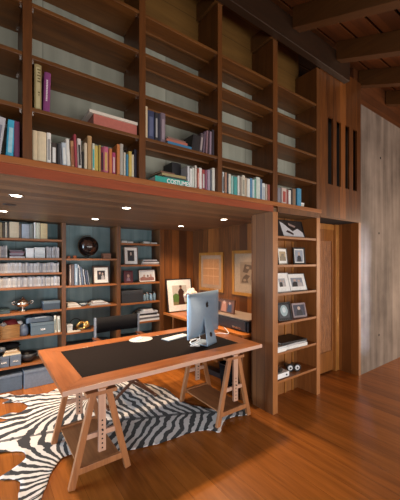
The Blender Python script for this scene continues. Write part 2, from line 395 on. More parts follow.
# ================================================================== NOOK BOOKCASE
nb = thing('nook_bookcase', 'low built-in redwood bookcase across the blue-grey back wall of the nook', 'bookcase', (0, YB, 0))
BX = [(-1.42,-1.37), (-.665,-.615), (.085,.135), (.838,.888), (1.587,1.645), (2.300,2.354)]
for k, (a, b_) in enumerate(BX): box('upright', UPR, nb, a, b_, 0, .298, 0, 2.098, bevel=.002)
NBZ = {0: [1.62,1.25,.95,.62,.30], 1: [1.869,1.625,1.437,1.26,.947,.64,.30], 2: [1.869,1.625,1.437,1.26,.947,.64,.30],
       3: [1.62,1.253,.953,.62,.30], 4: [1.855,1.527,1.25,.945,.64,.30]}
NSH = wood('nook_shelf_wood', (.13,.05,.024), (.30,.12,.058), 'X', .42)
for i, zs in NBZ.items():
    for z in zs: box('shelf', NSH, nb, BX[i][1]+.0005, BX[i+1][0]-.0005, .003, .297, z-.026, z, bevel=.002)

# ================================================================== BOOK BUILDERS
def book(x0, x1, yf, z, h, depth, col, label, lean=0, band=None, group=None, rough=.5, cat='book', name='book', bandz=(.15,.8), title=None):
    t = max(x1-x0, .006)
    piv = x0 if lean <= 0 else x1
    o = thing(name, label, cat, (piv, yf, z), 0, group); o.rotation_euler = (0, lean, 0)
    a, b_ = (0, t) if lean <= 0 else (-t, 0)
    c = min(.003, t*.18); m = cmat(col, rough)
    bm = B()
    # cover: rounded spine and two boards
    sp = [(a, .004), (a+t*.2, .001), (a+t*.5, 0), (b_-t*.2, .001), (b_, .004)]
    for (p, q) in zip(sp, sp[1:]):
        vs = [bm.verts.new(v) for v in ((p[0],p[1],0),(q[0],q[1],0),(q[0],q[1],h),(p[0],p[1],h),(p[0],p[1]+c,0),(q[0],q[1]+c,0),(q[0],q[1]+c,h),(p[0],p[1]+c,h))]
        for f in ((0,1,2,3),(7,6,5,4),(0,4,5,1),(3,2,6,7)): bm.faces.new([vs[k] for k in f])
    bx(bm, a, a+c, .004, depth, 0, h); bx(bm, b_-c, b_, .004, depth, 0, h)
    obj('cover', bm, m, o)
    box('pages', CREAM, o, a+c, b_-c, .0045+c, depth-.004, .003, h-.003)
    if band is not None:
        bm = B(); bx(bm, a+t*.22, b_-t*.22, -.0006, .0004, h*bandz[0], h*bandz[1]); obj('title_band', bm, cmat(band), o)
    return o
def flatbook(x0, x1, yf, z, th, depth, col, label, rz=0, group=None, pages=CREAM, name='book', cat='book', tilt=0):
    o = thing(name, label, cat, ((x0+x1)/2, yf, z), rz, group); w = (x1-x0)/2; m = cmat(col)
    c = min(.004, th*.18)
    bm = B(); bx(bm, -w, w, 0, c, 0, th); bx(bm, -w, w, c, depth, 0, c); bx(bm, -w, w, c, depth, th-c, th); obj('cover', bm, m, o)
    box('pages', pages, o, -w+.003, w-.003, c+.0005, depth-.004, c+.0005, th-c-.0005)
    return o

# rows measured off the photograph: (left px, right px, top px, colour, words, lean, band)
cW=(.72,.72,.68); cC=(.62,.55,.40); cG=(.33,.34,.34); cK=(.02,.02,.025); cR=(.38,.05,.05); cB=(.05,.18,.33); cO=(.52,.17,.05)
cY=(.60,.45,.12); cT=(.42,.27,.13); cM=(.25,.03,.16); cPk=(.50,.12,.20); cTe=(.04,.36,.33); cN=(.03,.045,.09); cLB=(.30,.42,.52); cLG=(.42,.55,.50)
def shelf_row(rows, z, yf, depth, where, front=D):
    n = len(rows)
    xprev = None
    for k, r in enumerate(rows):
        u0, u1, vt, col, words = r[:5]; lean = r[5] if len(r) > 5 else 0; band = r[6] if len(r) > 6 else None
        x0 = ony(u0, 0, front)[0]; x1 = ony(u1, 0, front)[0]
        if xprev is not None and x0 < xprev+.0012: x0 = xprev+.0012
        xprev = x1
        h = ony((u0+u1)/2, vt, front)[1]-z
        L = 'beside the '+rows[k-1][4] if k else 'first from the left'
        if k and k < n-1: L = 'between the %s and the %s' % (rows[k-1][4], rows[k+1][4])
        elif k: L = 'right of the '+rows[k-1][4]+', last in its row'
        lab = '%s book %s' % (words, L)
        book(x0, x1, yf+random.uniform(0, .012), z, h, depth*random.uniform(.85, 1), col, lab, lean, band, where)
YF = D+.03
# far-left bay
shelf_row([(-11,.5,113,(.45,.45,.48),'pale grey slanting', .12, (.2,.2,.25)), (6.2,13.6,117,(.05,.38,.58),'bright blue', .05, (.35,.60,.70)), (14.6,20.2,119,(.16,.04,.10),'plain maroon', 0)], ZB, YF, .20, 'books in the far-left bay above the loft board')
# second bay, the long row
row1 = [(33.3,38.5,128.5,(.60,.50,.33),'cream cloth-bound'), (38.9,47.2,130,(.66,.56,.38),'broad buff-coloured'), (47.8,52,131,(.75,.74,.70),'bright white tall', 0, (.3,.3,.3)),
 (52.4,58,141,(.05,.035,.03),'black low', 0, (.7,.7,.68)), (58.4,61,142,(.03,.03,.035),'narrow jet-black'), (61.2,63.5,142,(.12,.12,.14),'charcoal leaning', -.06), (64,68.3,141,(.48,.55,.62),'icy blue-white', -.04, (.7,.72,.7)), (68.8,72.2,137,(.72,.71,.66),'off-white leaning', -.05),
 (73.2,76.3,139,(.50,.26,.13),'tawny brown', -.04, (.3,.1,.05)), (76.6,79.2,133,(.33,.05,.07),'tall crimson', -.05), (79.6,83.2,137,(.62,.58,.55),'white with black centre', -.03, (.03,.03,.03)), (83.5,85.5,150,(.02,.02,.02),'short black'),
 (86,88.8,141,(.62,.54,.40),'pale straw'), (89.3,93.4,134,(.45,.28,.13),'tall kraft-brown'), (93.8,96.2,142,(.60,.62,.50),'white-and-turquoise', 0, (.05,.38,.36)), (96.6,100,144,(.55,.42,.10),'mustard yellow'), (100.4,102.4,143.5,(.40,.30,.08),'olive yellow'),
 (102.6,105.2,145.5,(.22,.03,.06),'wine red with dark band', 0, (.02,.01,.02)), (105.6,110.4,145,(.48,.12,.20),'rose pink', 0, (.55,.35,.12)), (110.8,113.8,147,(.55,.18,.06),'burnt orange'), (114.2,117.4,151,(.38,.05,.14),'raspberry', 0, (.55,.4,.4)), (119,122,142.5,(.52,.18,.05),'tall tangerine'),
 (122.3,125.6,142,(.40,.38,.33),'taupe'), (125.8,127.6,151,(.62,.58,.48),'ivory'), (128,130.2,153,(.05,.20,.32),'petrol blue'), (130.6,133.6,150,(.58,.42,.10),'golden yellow'), (133.9,136.3,153,(.66,.60,.44),'vanilla'), (136.6,139.2,148,(.03,.03,.05),'midnight black')]
shelf_row(row1, ZB, YF, .17, 'books in the long row on the loft board')
# second bay, the two tall books on the next shelf up
X = lambda u, Y=D: ony(u, 0, Y)[0]
def H(u, v, z, Y=D): return ony(u, v, Y)[1]-z
o = book(X(35.2), X(42.3), YF, ZS[0], H(38,61.5,ZS[0]), .2, (.30,.24,.11), 'tall olive-gold book with dark lettering beside the purple book', 0, (.46,.40,.22), bandz=(.06,.94))
bm = B()
for k, (zz, w) in enumerate(((.250,.020),(.232,.013),(.214,.020),(.196,.015),(.178,.018),(.11,.010),(.095,.006))): bx(bm, .022-w/2+.002, .022+w/2+.002, -.0012, -.0005, zz, zz+.009)
obj('spine_lettering', bm, cmat((.12,.09,.03)), o)
o = book(X(44.0), X(50.6), YF, ZS[0], H(47,69.5,ZS[0]), .2, (.20,.045,.16), 'purple book with white spine title beside the olive-gold book', .03)
bm = B()
for k in range(13): bx(bm, -.025, -.016, -.0010, .0006, .075+k*.0105, .0825+k*.0105)
obj('spine_lettering', bm, cmat((.70,.60,.66)), o)
# flat stack
o = flatbook(X(94.5), X(138), D+.02, ZS[0], .075, .26, (.42,.13,.10), 'thick salmon-red volume lying flat beneath a cream-coloured volume', pages=cmat((.40,.16,.12)))
o = flatbook(X(90), X(138.3), D+.012, ZS[0]+.0765, .020, .26, (.66,.60,.52), 'thin cream volume lying flat on top of the salmon-red volume', pages=WHITE)
# third bay, loft board: teal book with lettering, flat pile, upright row
xa, xb = X(156), X(190)
o = flatbook(xa, xb, D+.012, ZB, .052, .25, (.03,.34,.28), 'turquoise book lettered COSTUMES lying flat under the small pile', pages=WHITE)
tx = bpy.data.curves.new('title_lettering', 'FONT'); tx.body = 'COSTUMES'; tx.size = .050; tx.extrude = .0004; tx.offset = .0012; tx.materials.append(WHITE)
to = bpy.data.objects.new('title_lettering', tx); COL.objects.link(to); to.parent = o; to.location = (-.055, -.0006, .009); to.rotation_euler = (PI/2, 0, 0); to.scale = (.88, 1, 1); to = to_mesh(to)
flatbook(X(166), X(188.5), D+.03, ZB+.053, .018, .22, (.03,.05,.05), 'black flat book between the turquoise book and the yellow-edged one')
flatbook(X(164.5), X(188), D+.035, ZB+.072, .022, .20, (.34,.28,.13), 'yellow-and-black flat book topping the small pile on the turquoise book', rz=-.04)
flatbook(X(163.5), X(178), D+.05, ZB+.0955, .014, .17, (.16,.08,.05), 'small brown booklet lying highest on the turquoise pile', rz=.05)
book(X(180.5), X(189.6), D+.13, ZB, H(186,165,ZB,D+.13)*1.0, .15, (.012,.012,.015), 'broad black slipcase standing behind the yellow-and-black flat book')
row2 = [(190.2,192.2,165,(.55,.57,.60),'light silver'), (192.5,194.6,167.5,(.70,.72,.70),'snow white'), (194.9,197.2,166.5,(.55,.60,.55),'pale celadon'), (197.5,199.3,164.5,(.66,.62,.56),'chalk white'), (199.6,201.6,167.5,(.38,.10,.07),'rust red', 0, (.6,.3,.25)),
 (201.9,204.6,166.8,(.72,.70,.68),'pure white narrow'), (204.9,207.8,168.5,(.34,.06,.06),'brick red', 0, (.5,.5,.5)), (208,209.8,169,(.28,.10,.16),'plum'), (210,212.4,169,(.36,.30,.38),'lilac grey'), (212.7,214.4,168.5,(.12,.14,.16),'graphite'), (214.7,217.4,167.2,(.70,.69,.62),'eggshell')]
shelf_row(row2, ZB, YF, .17, 'upright books on the loft board in the third bay')
# third bay, shelf above
row3 = [(147,149.6,104.5,(.55,.45,.30),'sandy beige slim'), (150,156.6,109,(.035,.045,.10),'wide navy', 0, (.10,.12,.22)), (157,160,111,(.03,.03,.035),'black with white lettering', 0, (.35,.35,.36)), (160.4,163,111.5,(.03,.03,.05),'inky black'), (163.4,168,111,(.16,.12,.15),'mauve-grey', 0, (.30,.24,.28))]
shelf_row(row3, ZS[0], YF, .19, 'books at the left of the middle shelf in the third bay')
flatbook(X(169), X(193), D+.02, ZS[0], .026, .2, (.04,.17,.32), 'cobalt blue book lying flat at the foot of a pile')
flatbook(X(168.3), X(189), D+.025, ZS[0]+.027, .020, .19, (.40,.13,.09), 'coral-red book lying flat upon the cobalt blue one', rz=-.03)
flatbook(X(169.5), X(188), D+.03, ZS[0]+.048, .016, .18, (.22,.12,.10), 'dusky brown book highest of the pile with the cobalt blue one', rz=.04)
row4 = [(194,201,134,(.02,.018,.02),'bulky black slanting', .14), (201.6,204.4,131.5,(.10,.08,.09),'thin dark grey', .12, (.35,.3,.3)), (205.6,207.4,129.5,(.14,.10,.14),'slate violet', .10), (208.2,209.8,129,(.26,.15,.17),'dusty pink-brown', .05), (210.2,212,129,(.05,.03,.04),'blackish brown', .03), (212.3,214.2,130,(.30,.22,.28),'heather purple', .02), (214.5,216.6,128.5,(.04,.03,.04),'soot black')]
shelf_row(row4, ZS[0], YF, .17, 'books at the right of the middle shelf in the third bay')
# fourth bay, loft board
row5 = [(223.4,225.4,170,(.10,.12,.15),'dark steel'), (225.6,227.4,171,(.55,.60,.60),'mist grey', 0, (.1,.1,.1)), (227.8,229.6,171.5,(.40,.22,.15),'copper brown'), (229.8,231.6,173,(.04,.04,.05),'coal black'), (231.8,234,173,(.62,.62,.54),'bone white'), (234.5,236.6,175,(.30,.52,.48),'seafoam'), (236.8,240,176,(.06,.32,.30),'deep teal'), (240.2,242,175,(.68,.68,.64),'paper white'),
 (242.2,244.4,176,(.28,.24,.20),'umber'), (244.6,247.6,174.6,(.58,.54,.44),'oatmeal', 0, (.3,.3,.25)), (247.8,249.4,177,(.50,.40,.30),'light caramel'), (249.7,252.4,178,(.68,.70,.66),'frost white'), (252.6,254.8,177.5,(.08,.22,.38),'royal blue'), (255,257,179,(.50,.62,.66),'powder blue'), (257.2,258.8,178,(.12,.36,.28),'emerald'), (259,262.8,176.6,(.54,.62,.56),'wide mint white'), (263,265,178.5,(.10,.17,.28),'denim blue'), (265.2,268.4,182.5,(.62,.66,.66),'cloud white', 0, (.4,.45,.5)), (268.6,270.2,183.5,(.50,.42,.34),'biscuit'), (270.4,272.6,184,(.36,.10,.08),'scarlet')]
shelf_row(row5, ZB, YF, .17, 'books on the loft board in the fourth bay')
# fifth bay, loft board
row6 = [(278.2,280,180.5,(.62,.56,.46),'parchment tall'), (281,284,187,(.20,.20,.23),'ash grey'), (284.3,289,187.5,(.52,.42,.38),'white with red marks', 0, (.35,.06,.05)), (289.2,291.4,189,(.20,.05,.05),'oxblood'), (291.6,293.8,189.5,(.70,.70,.68),'plain white slim'), (294,295.8,188.5,(.04,.03,.03),'ebony'), (296,299,188,(.20,.13,.08),'walnut brown'), (300,304,188,(.05,.25,.42),'azure blue')]
shelf_row(row6, ZB, YF, .15, 'books on the loft board in the fifth bay')
ob = thing('card_box', 'tiny white box with a pale top right of the azure blue book', 'box', (X(306.4), D+.05, ZB))
box('box_body', cmat((.60,.56,.48)), ob, -.028, .028, 0, .06, 0, .045, bevel=.002); box('box_lid', WHITE, ob, -.030, .030, -.002, .062, .045, .062, bevel=.002)

# ================================================================== PICTURE FRAMES
def frame(label, w, h, loc, rz, tilt, fcol, bw=.02, matw=.03, shapes=(), bgc=(.2,.2,.2), matc=(.8,.8,.78), depth=.016, fm=None, group=None, cat='picture frame', name='picture_frame', easel=False):
    o = thing(name, label, cat, loc, rz, group)
    piv = bpy.data.objects  # geometry is tilted directly in the mesh
    T = Matrix.Rotation(-tilt, 4, 'X')
    m = fm or cmat(fcol, .35)
    bm = B()
    for a in ((-w/2, w/2, 0, depth, 0, bw), (-w/2, w/2, 0, depth, h-bw, h), (-w/2, -w/2+bw, 0, depth, bw, h-bw), (w/2-bw, w/2, 0, depth, bw, h-bw)): bx(bm, *a, M=T)
    bx(bm, -w/2+.001, w/2-.001, depth*.62, depth*.98, .001, h-.001, M=T)
    obj('frame', bm, m, o)
    bm = B(); bx(bm, -w/2+bw, w/2-bw, depth*.40, depth*.60, bw, h-bw, M=T); obj('mat_board', bm, cmat(matc, .7), o)
    ix, iz = w/2-bw-matw, bw+matw
    mats = [cmat(bgc, .4)]; bm = B()
    def quad(pts, y, mi):
        vs = [bm.verts.new(T @ Vector((p[0], y, p[1]))) for p in pts]; bm.faces.new(vs).material_index = mi
    W_, H_ = 2*ix, h-2*iz
    bx(bm, -ix, ix, depth*.34, depth*.395, iz, h-iz, M=T)
    for k, (pts, c) in enumerate(shapes):
        mats.append(cmat(c, .4)); vs = [(-ix+p[0]*W_, iz+p[1]*H_) for p in pts]
        quad(vs, depth*.335-.0002*(k+1), k+1)
    obj('photograph', bm, mats, o)
    if easel:
        bm = B(); a = T @ Vector((0, depth, h*.75)); bx(bm, -w*.12, w*.12, -.002, .002, 0, h*.74, M=Matrix.Translation((0, a.y+.02, 0)) @ Matrix.Rotation(.12, 4, 'X')); obj('easel_back', bm, BLACKM, o)
    return o
def ell(cx, cy, rx, ry, n=12): return [(cx+rx*math.cos(2*PI*k/n), cy+ry*math.sin(2*PI*k/n)) for k in range(n)]
PORT = [([(.2,0),(.8,0),(.75,.4),(.6,.55),(.4,.55),(.25,.4)], (.02,.02,.03)), (ell(.5,.68,.13,.17), (.5,.38,.32))]
COUPLE = [([(.05,0),(.55,0),(.5,.5),(.3,.6),(.1,.45)], (.03,.03,.035)), ([(.5,0),(.95,0),(.9,.4),(.7,.52),(.52,.4)], (.45,.42,.42)), (ell(.33,.72,.12,.14), (.5,.36,.3)), (ell(.68,.64,.11,.13), (.5,.36,.3))]
# niche frames
def nfr(u0, u1, vt, z, dy, label, **k):
    x0, x1 = ony(u0, 0, D+dy)[0], ony(u1, 0, D+dy)[0]; h = abs(vt)
    return frame(label, x1-x0, k.pop('h'), ((x0+x1)/2, D+dy, z+.001), k.pop('rz', 0), k.pop('tilt', .18), k.pop('fcol', (.01,.01,.012)), **k)
nfr(278.5, 304, 0, NZ[0], .06, 'wide black frame with black-and-white picture leaning on the niche\'s highest shelf', h=.205, rz=-.10, tilt=.30, bw=.010, matw=.0, matc=(.02,.02,.02), bgc=(.02,.015,.015),
    shapes=[([(.25,.0),(1,.0),(.97,.3),(.8,.55),(.6,.35),(.45,.6),(.3,.85),(.2,.95),(.22,.4)], (.55,.55,.58)), ([(.35,.3),(.6,.1),(.62,.22),(.42,.42)], (.05,.03,.03)), ([(.5,.9),(.75,.7),(.7,.6),(.5,.75)], (.30,.22,.20))], easel=True)
nfr(276.6, 290.8, 0, NZ[1], .07, 'square black-edged frame with sepia picture left of the narrow black frame', h=.185, rz=.25, tilt=.10, bw=.012, matw=.028, bgc=(.30,.23,.13), shapes=[([(.0,0),(1,0),(1,.35),(.7,.5),(.4,.8),(.15,.45),(0,.5)], (.10,.08,.05)), (ell(.6,.65,.1,.14), (.06,.05,.04))], easel=True)
nfr(295.3, 304.5, 0, NZ[1], .07, 'narrow black frame with tall white-bordered portrait in the niche', h=.195, rz=-.22, tilt=.10, bw=.016, matw=.014, bgc=(.30,.34,.42), shapes=PORT, easel=True)
nfr(277.8, 291.2, 0, NZ[2], .06, 'left white-matted leaning picture on the niche\'s third shelf down', h=.215, tilt=.28, rz=-.05, bw=.006, matw=.055, bgc=(.35,.37,.40), fcol=(.6,.6,.6), shapes=COUPLE, easel=True)
nfr(291.6, 306.6, 0, NZ[2], .05, 'white-matted picture with thin black frame leaning right of its white neighbour', h=.205, tilt=.30, rz=-.15, bw=.006, matw=.045, bgc=(.25,.28,.33), fcol=(.02,.02,.02), shapes=COUPLE, easel=True)
nfr(279.8, 291.8, 0, NZ[3], .05, 'black frame with oval silvery portrait on the niche shelf above the black-topped pile', h=.20, tilt=.22, rz=-.12, bw=.010, matw=.018, matc=(.015,.015,.02), bgc=(.03,.035,.05), shapes=[(ell(.5,.55,.36,.43,16), (.30,.42,.46)), (ell(.5,.6,.17,.22), (.55,.62,.66))], easel=True)
nfr(295.2, 306, 0, NZ[3], .07, 'mauve-bordered frame with a small portrait right of the black oval-portrait frame', h=.165, tilt=.25, rz=-.18, bw=.016, matw=.004, fcol=(.32,.25,.26), matc=(.4,.33,.33), bgc=(.05,.05,.08), shapes=PORT, easel=True)

# niche lower shelves
def lx(u, Y=D+.02): return ony(u, 0, Y)[0]
flatbook(2.66, 3.02, D+.02, NZ[4]+.0005, .035, .24, (.72,.72,.70), 'thick white-paged album below the big black-covered one in the niche', rz=-.06, pages=WHITE)
flatbook(2.62, 3.03, D+.02, NZ[4]+.0365, .022, .25, (.42,.43,.45), 'grey middle album under the black-covered album in the niche', rz=.04, pages=WHITE)
flatbook(2.60, 3.00, D+.02, NZ[4]+.0595, .022, .26, (.012,.012,.014), 'large black-covered album crowning the pile of albums in the niche', rz=-.10, pages=WHITE)
ob = thing('paper_box', 'shallow white box left of the album pile in the niche', 'box', (2.595, D+.02, NZ[4]))
ob.rotation_euler[2] = 0
ob.location = (2.565, D+.012, NZ[4])
box('box_tray', WHITE, ob, -.072, .080, 0, .20, 0, .038, bevel=.002); box('box_lid', cmat((.62,.68,.70)), ob, -.074, .082, -.002, .202, .038, .058, bevel=.003)
ob = thing('record_player', 'white record player with a dark platter in the niche\'s lowest shelf', 'record player', (2.60, D+.02, NZ[5]))
box('plinth', WHITEP, ob, -.105, .105, 0, .22, .008, .062, bevel=.004)
bm = B(); lathe(bm, [(0,0),(.088,0),(.09,.004),(.088,.012),(.012,.012),(.01,.018),(0,.018)], 32, (-.01,.11,.062)); obj('platter', bm, BLACK, ob)
bm = B(); tube(bm, [(.085,.17,.085),(.08,.10,.086),(.05,.06,.082)], .004, 8); lathe(bm, [(0,.062),(.015,.062),(.015,.09),(0,.09)], 14, (.085,.175,0)); obj('tonearm', bm, SILVER, ob)
bm = B(); tube(bm, [(.055,-.001,.035),(.055,-.008,.035)], .009, 12); obj('knob', bm, BLACK, ob)
for k in range(4):
    bm = B(); lathe(bm, [(0,0),(.012,0),(.012,.008),(0,.008)], 10, ((-.085,.085)[k % 2], (.03,.19)[k//2], 0)); obj('rubber_foot', bm, BLACK, ob)
ob = thing('field_binoculars', 'black binoculars with two round white-faced lenses right of the record player', 'binoculars', (2.87, D+.09, NZ[5]), -.45); ob.scale = (.86, .86, .86)
for s in (-1, 1):
    M = Matrix.Translation((s*.050, 0, .052)) @ Matrix.Rotation(PI/2, 4, 'X')
    bm = B(); lathe(bm, [(0,-.13),(.028,-.13),(.030,-.11),(.034,-.07),(.046,-.03),(.050,-.0),(.050,.020),(.040,.022),(.040,.012),(0,.012)], 26, M=M); obj('barrel', bm, BLACK, ob)
    bm = B(); lathe(bm, [(0,.0205),(.016,.0205),(.030,.017),(.033,.0125)], 26, M=M); obj('lens_ring', bm, WHITEP, ob)
    bm = B(); lathe(bm, [(0,.0235),(.013,.0235),(.014,.021)], 16, M=M); obj('lens_centre', bm, BLACK, ob)
bm = B(); bx(bm, -.022, .022, .02, .06, .045, .062); bx(bm, -.03, .03, .075, .10, .048, .060); tube(bm, [(0,.01,.066),(0,.085,.066)], .010, 12); obj('bridge', bm, BLACK, ob)

# ================================================================== NOOK SHELF CONTENTS
def Xn(u): return ony(u, 0, YB+.03)[0]
def Hn(v, z, u=40): return ony(u, v, YB+.03)[1]-z
CDC = [tuple(q*.78 for q in c) for c in [(.66,.68,.72),(.60,.62,.68),(.70,.71,.74),(.52,.54,.60),(.72,.70,.68),(.45,.47,.55),(.62,.56,.56),(.68,.70,.76),(.30,.31,.36)]]
cdm = {}
def cd_proto(i, t, h):
    key = (i, round(t, 4), round(h, 3))
    if key not in cdm:
        bm = B(); bx(bm, 0, t, .003, .13, 0, h); bx(bm, t*.12, t*.88, 0, .003, .004, h-.004, 1); bx(bm, t*.3, t*.7, -.0006, 0, h*.25, h*.7, 2)
        me = bpy.data.meshes.new('compact_disc_case'); bmesh.ops.recalc_face_normals(bm, faces=bm.faces[:]); bm.to_mesh(me); bm.free()
        for m in (cmat(tuple(c*.8 for c in CDC[i])), cmat(CDC[i]), cmat(tuple(c*.6 for c in CDC[(i+3) % 9]))): me.materials.append(m)
        cdm[key] = me
    return cdm[key]
def cd_row(xa, xb, z, label, group, hh=(.120,.130)):
    x = xa
    while x < xb-.012:
        t = random.choice((.0115, .0115, .0135, .024)); i = random.randrange(9)
        if x+t > xb: break
        o = bpy.data.objects.new('compact_disc_case', cd_proto(i, t, random.choice(hh))); COL.objects.link(o)
        o.location = (x, YB+.035+random.uniform(0, .012), z+.0003); tag(o, label, 'disc case', group); x += t+.0009
cd_row(.14, .832, 1.437, 'pale disc case packed in the upper full row, under the dark magazine pile', 'disc cases filling the upper of two full rows')
cd_row(.14, .832, 1.26, 'pale disc case packed in the lower full row, above the silver urn\'s shelf', 'disc cases filling the lower of two full rows')
cd_row(Xn(46.5), .832, 1.625, 'pale disc case standing right of the white boxes in the nook\'s second row', 'disc cases right of the white boxes', (.14,.15))
cd_row(.14, Xn(8), 1.625, 'pale disc case standing left of the dark magazine pile', 'disc cases left of the magazine pile', (.14,.15))
cd_row(-.60, .083, 1.437, 'pale disc case in the upper full row beyond the left edge of the photo', 'disc cases beyond the left upright')
# second row: pile, boxes
for k in range(5):
    flatbook(Xn(9.5)+.01*(k % 2), Xn(24.8)-.012*((k*2) % 3), YB+.03, 1.6255+.020*k, .018, .2, [(.55,.55,.58),(.10,.06,.09),(.22,.20,.24),(.14,.06,.09),(.09,.07,.09)][k],
             ['pale lowest magazine of the dark pile left of the white box','wine-dark magazine lying second from the bottom of the nook\'s dark pile','grey magazine lying midway up the nook\'s dark pile','maroon magazine lying fourth up in the nook\'s dark pile','dark topmost magazine of the pile left of the white box'][k], group='magazine pile on the second nook shelf', name='magazine', cat='magazine')
def lidbox(label, x0, x1, yf, z, h, dep, col, lid=None, lidh=.25, name='storage_box', rz=0, handle=False, cat='box', group=None):
    o = thing(name, label, cat, ((x0+x1)/2, yf, z+.0005), rz, group); w = (x1-x0)/2
    box('box_body', cmat(col), o, -w, w, 0, dep, 0, h*(1-lidh), bevel=.003)
    box('box_lid', cmat(lid or col), o, -w-.003, w+.003, -.003, dep+.003, h*(1-lidh)+.0005, h, bevel=.003)
    if handle:
        bm = B(); bx(bm, -.028, .028, -.0045, -.0005, h*.35, h*.50); obj('label_holder', bm, SILVER, o)
    return o
lidbox('plain white box standing beside the dark magazine pile in the nook', Xn(26), Xn(33.8), YB+.03, 1.625, .125, .2, (.66,.67,.68), lidh=.2)
lidbox('lower light grey box of the two stacked right of the plain white box', Xn(34.6), Xn(45.2), YB+.03, 1.625, .065, .2, (.50,.52,.53), lidh=.3)
lidbox('upper light grey box of the two stacked right of the plain white box', Xn(34.8), Xn(45), YB+.03, 1.691, .070, .2, (.58,.60,.60), lidh=.3)
# first row
r1 = [(-2,2.2,222.5,(.35,.30,.18),'straw-spined'), (2.5,5,223,(.06,.05,.04),'dark-spined'), (5.2,7,222,(.5,.46,.36),'pale-spined'), (7.3,9,223,(.08,.07,.06),'thin black-spined'), (9.5,19,222,(.50,.42,.30),'broad sand-coloured'), (19.5,21.4,224,(.10,.07,.05),'dark brown-spined'), (21.8,29.5,224,(.28,.32,.38),'wide bluish-grey'), (29.8,33.6,224,(.16,.17,.16),'black-and-olive'), (34.2,36,222.5,(.60,.60,.58),'thin white-spined'), (36.3,40.3,222.8,(.46,.46,.36),'pistachio-grey'), (40.6,47.5,223.5,(.50,.40,.22),'wide tan')]
def nook_row(rows, z, dep, grp, words2, front=YB+.03):
    n = len(rows); xp = None
    for k, r in enumerate(rows):
        u0, u1, vt, col, words = r[:5]; lean = r[5] if len(r) > 5 else 0
        x0, x1 = ony(u0, 0, front)[0], ony(u1, 0, front)[0]
        if xp is not None and x0 < xp+.001: x0 = xp+.001
        xp = x1
        lab = '%s book %s' % (words, ('right of the %s one, %s' % (rows[k-1][4], words2)) if k else 'at the left, '+words2)
        book(x0, x1, front, z, ony((u0+u1)/2, vt, front)[1]-z, dep, col, lab, lean, r[6] if len(r) > 6 else None, grp)
nook_row(r1, 1.869, .17, 'books on the nook\'s top left shelf', 'on the nook\'s top left shelf')
# shelf .947 : tray, silver urn, dark box
lidbox('flat dark green box lying left of the silver urn', .14, Xn(10), YB+.03, .947, .045, .2, (.04,.07,.08))
ux = Xn(23.6)
ob = thing('silver_urn', 'squat silver urn with side handles on the shelf over the cane basket', 'urn', (ux, YB+.14, .947))
bm = B(); lathe(bm, [(0,0),(.045,0),(.048,.008),(.02,.018),(.014,.035),(.022,.045),(.060,.062),(.082,.090),(.085,.108),(.070,.125),(.062,.130),(.060,.126),(.06,.10),(0,.08)], 28); obj('bowl', bm, SILVER, ob)
bm = B(); lathe(bm, [(.061,.131),(.050,.145),(.020,.158),(.010,.165),(.014,.178),(0,.186)], 24); obj('lid', bm, SILVER, ob)
for s in (-1, 1):
    bm = B(); tube(bm, [(s*.078,0,.115),(s*.100,0,.128),(s*.118,0,.115),(s*.110,0,.095),(s*.083,0,.092)], .006, 8); obj('handle', bm, SILVER, ob)
lidbox('dark blue lidded box at the right of the silver urn', Xn(43.5), Xn(60), YB+.03, .947, .115, .2, (.03,.05,.075), (.10,.14,.18), .3)
# shelf .64 : basket with red cloth, blue jar, blue cases, binders
ob = thing('cane_basket', 'brown woven cane basket beneath the silver urn\'s shelf', 'basket', ((.14+Xn(19.5))/2, YB+.03, .6405))
w = (Xn(19.5)-.14)/2
bm = B(); h = .155
for a in ((-w, w, 0, .010, .0, h), (-w, w, .20, .21, 0, h), (-w, -w+.01, .01, .20, 0, h), (w-.01, w, .01, .20, 0, h), (-w+.01, w-.01, .01, .20, 0, .01)): bx(bm, *a)
for k in range(8): 
    zz = .012+k*.019; tube(bm, [(-w,-.002,zz),(w,-.002,zz),(w,.212,zz),(-w,.212,zz)], .0065, 6, closed=True)
obj('weave', bm, BASKET, ob)
bm = B(); tube(bm, [(-w,-.002,h),(w,-.002,h),(w,.212,h),(-w,.212,h)], .010, 8, closed=True); obj('rim', bm, BASKET, ob)
def crumple(name, label, cat, mat, loc, r, seed, sz=(1,1,.6), parent=None):
    bm = B(); bmesh.ops.create_icosphere(bm, subdivisions=3, radius=r)
    rnd = random.Random(seed)
    ph = [rnd.uniform(0, 6) for _ in range(6)]
    for v in bm.verts:
        d = v.co.normalized(); k = 1+.13*math.sin(7*d.x+ph[0])*math.cos(6*d.y+ph[1])+.10*math.sin(11*d.z+5*d.x+ph[2])
        v.co = Vector((v.co.x*sz[0]*k, v.co.y*sz[1]*k, max(v.co.z*sz[2]*k, -r*sz[2]*.75)))
    for f in bm.faces: f.smooth = True
    o = obj(name, bm, mat, parent, loc=loc)
    if not parent: tag(o, label, cat)
    return o
crumple('folded_cloth', 'crumpled dark red cloth bundled in the cane basket', 'cloth', RED, (.26, YB+.13, .795), .085, 3, (1.1, .8, .75))
crumple('wool_ball', 'small white wool ball lying in the cane basket\'s right end', 'ball', WHITE, (.365, YB+.12, .80), .032, 5, (1,1,1))
crumple('grey_pouch', 'grey cloth pouch lying in the cane basket\'s left end', 'pouch', cmat((.12,.12,.14)), (.19, YB+.05, .81), .04, 9, (.9,.8,.8))
ob = thing('ceramic_jar', 'blue-grey ceramic jar standing right of the cane basket', 'jar', (Xn(24.2), YB+.10, .6405))
bm = B(); lathe(bm, [(0,0),(.040,0),(.052,.02),(.055,.07),(.05,.11),(.038,.13),(.040,.138),(.032,.138),(.03,.12),(0,.10)], 24); obj('jar_body', bm, cmat((.10,.14,.22), .25), ob)
bm = B(); lathe(bm, [(0,.152),(.02,.150),(.04,.1395),(0,.1395)], 24); obj('lid', bm, cmat((.14,.18,.26), .25), ob)
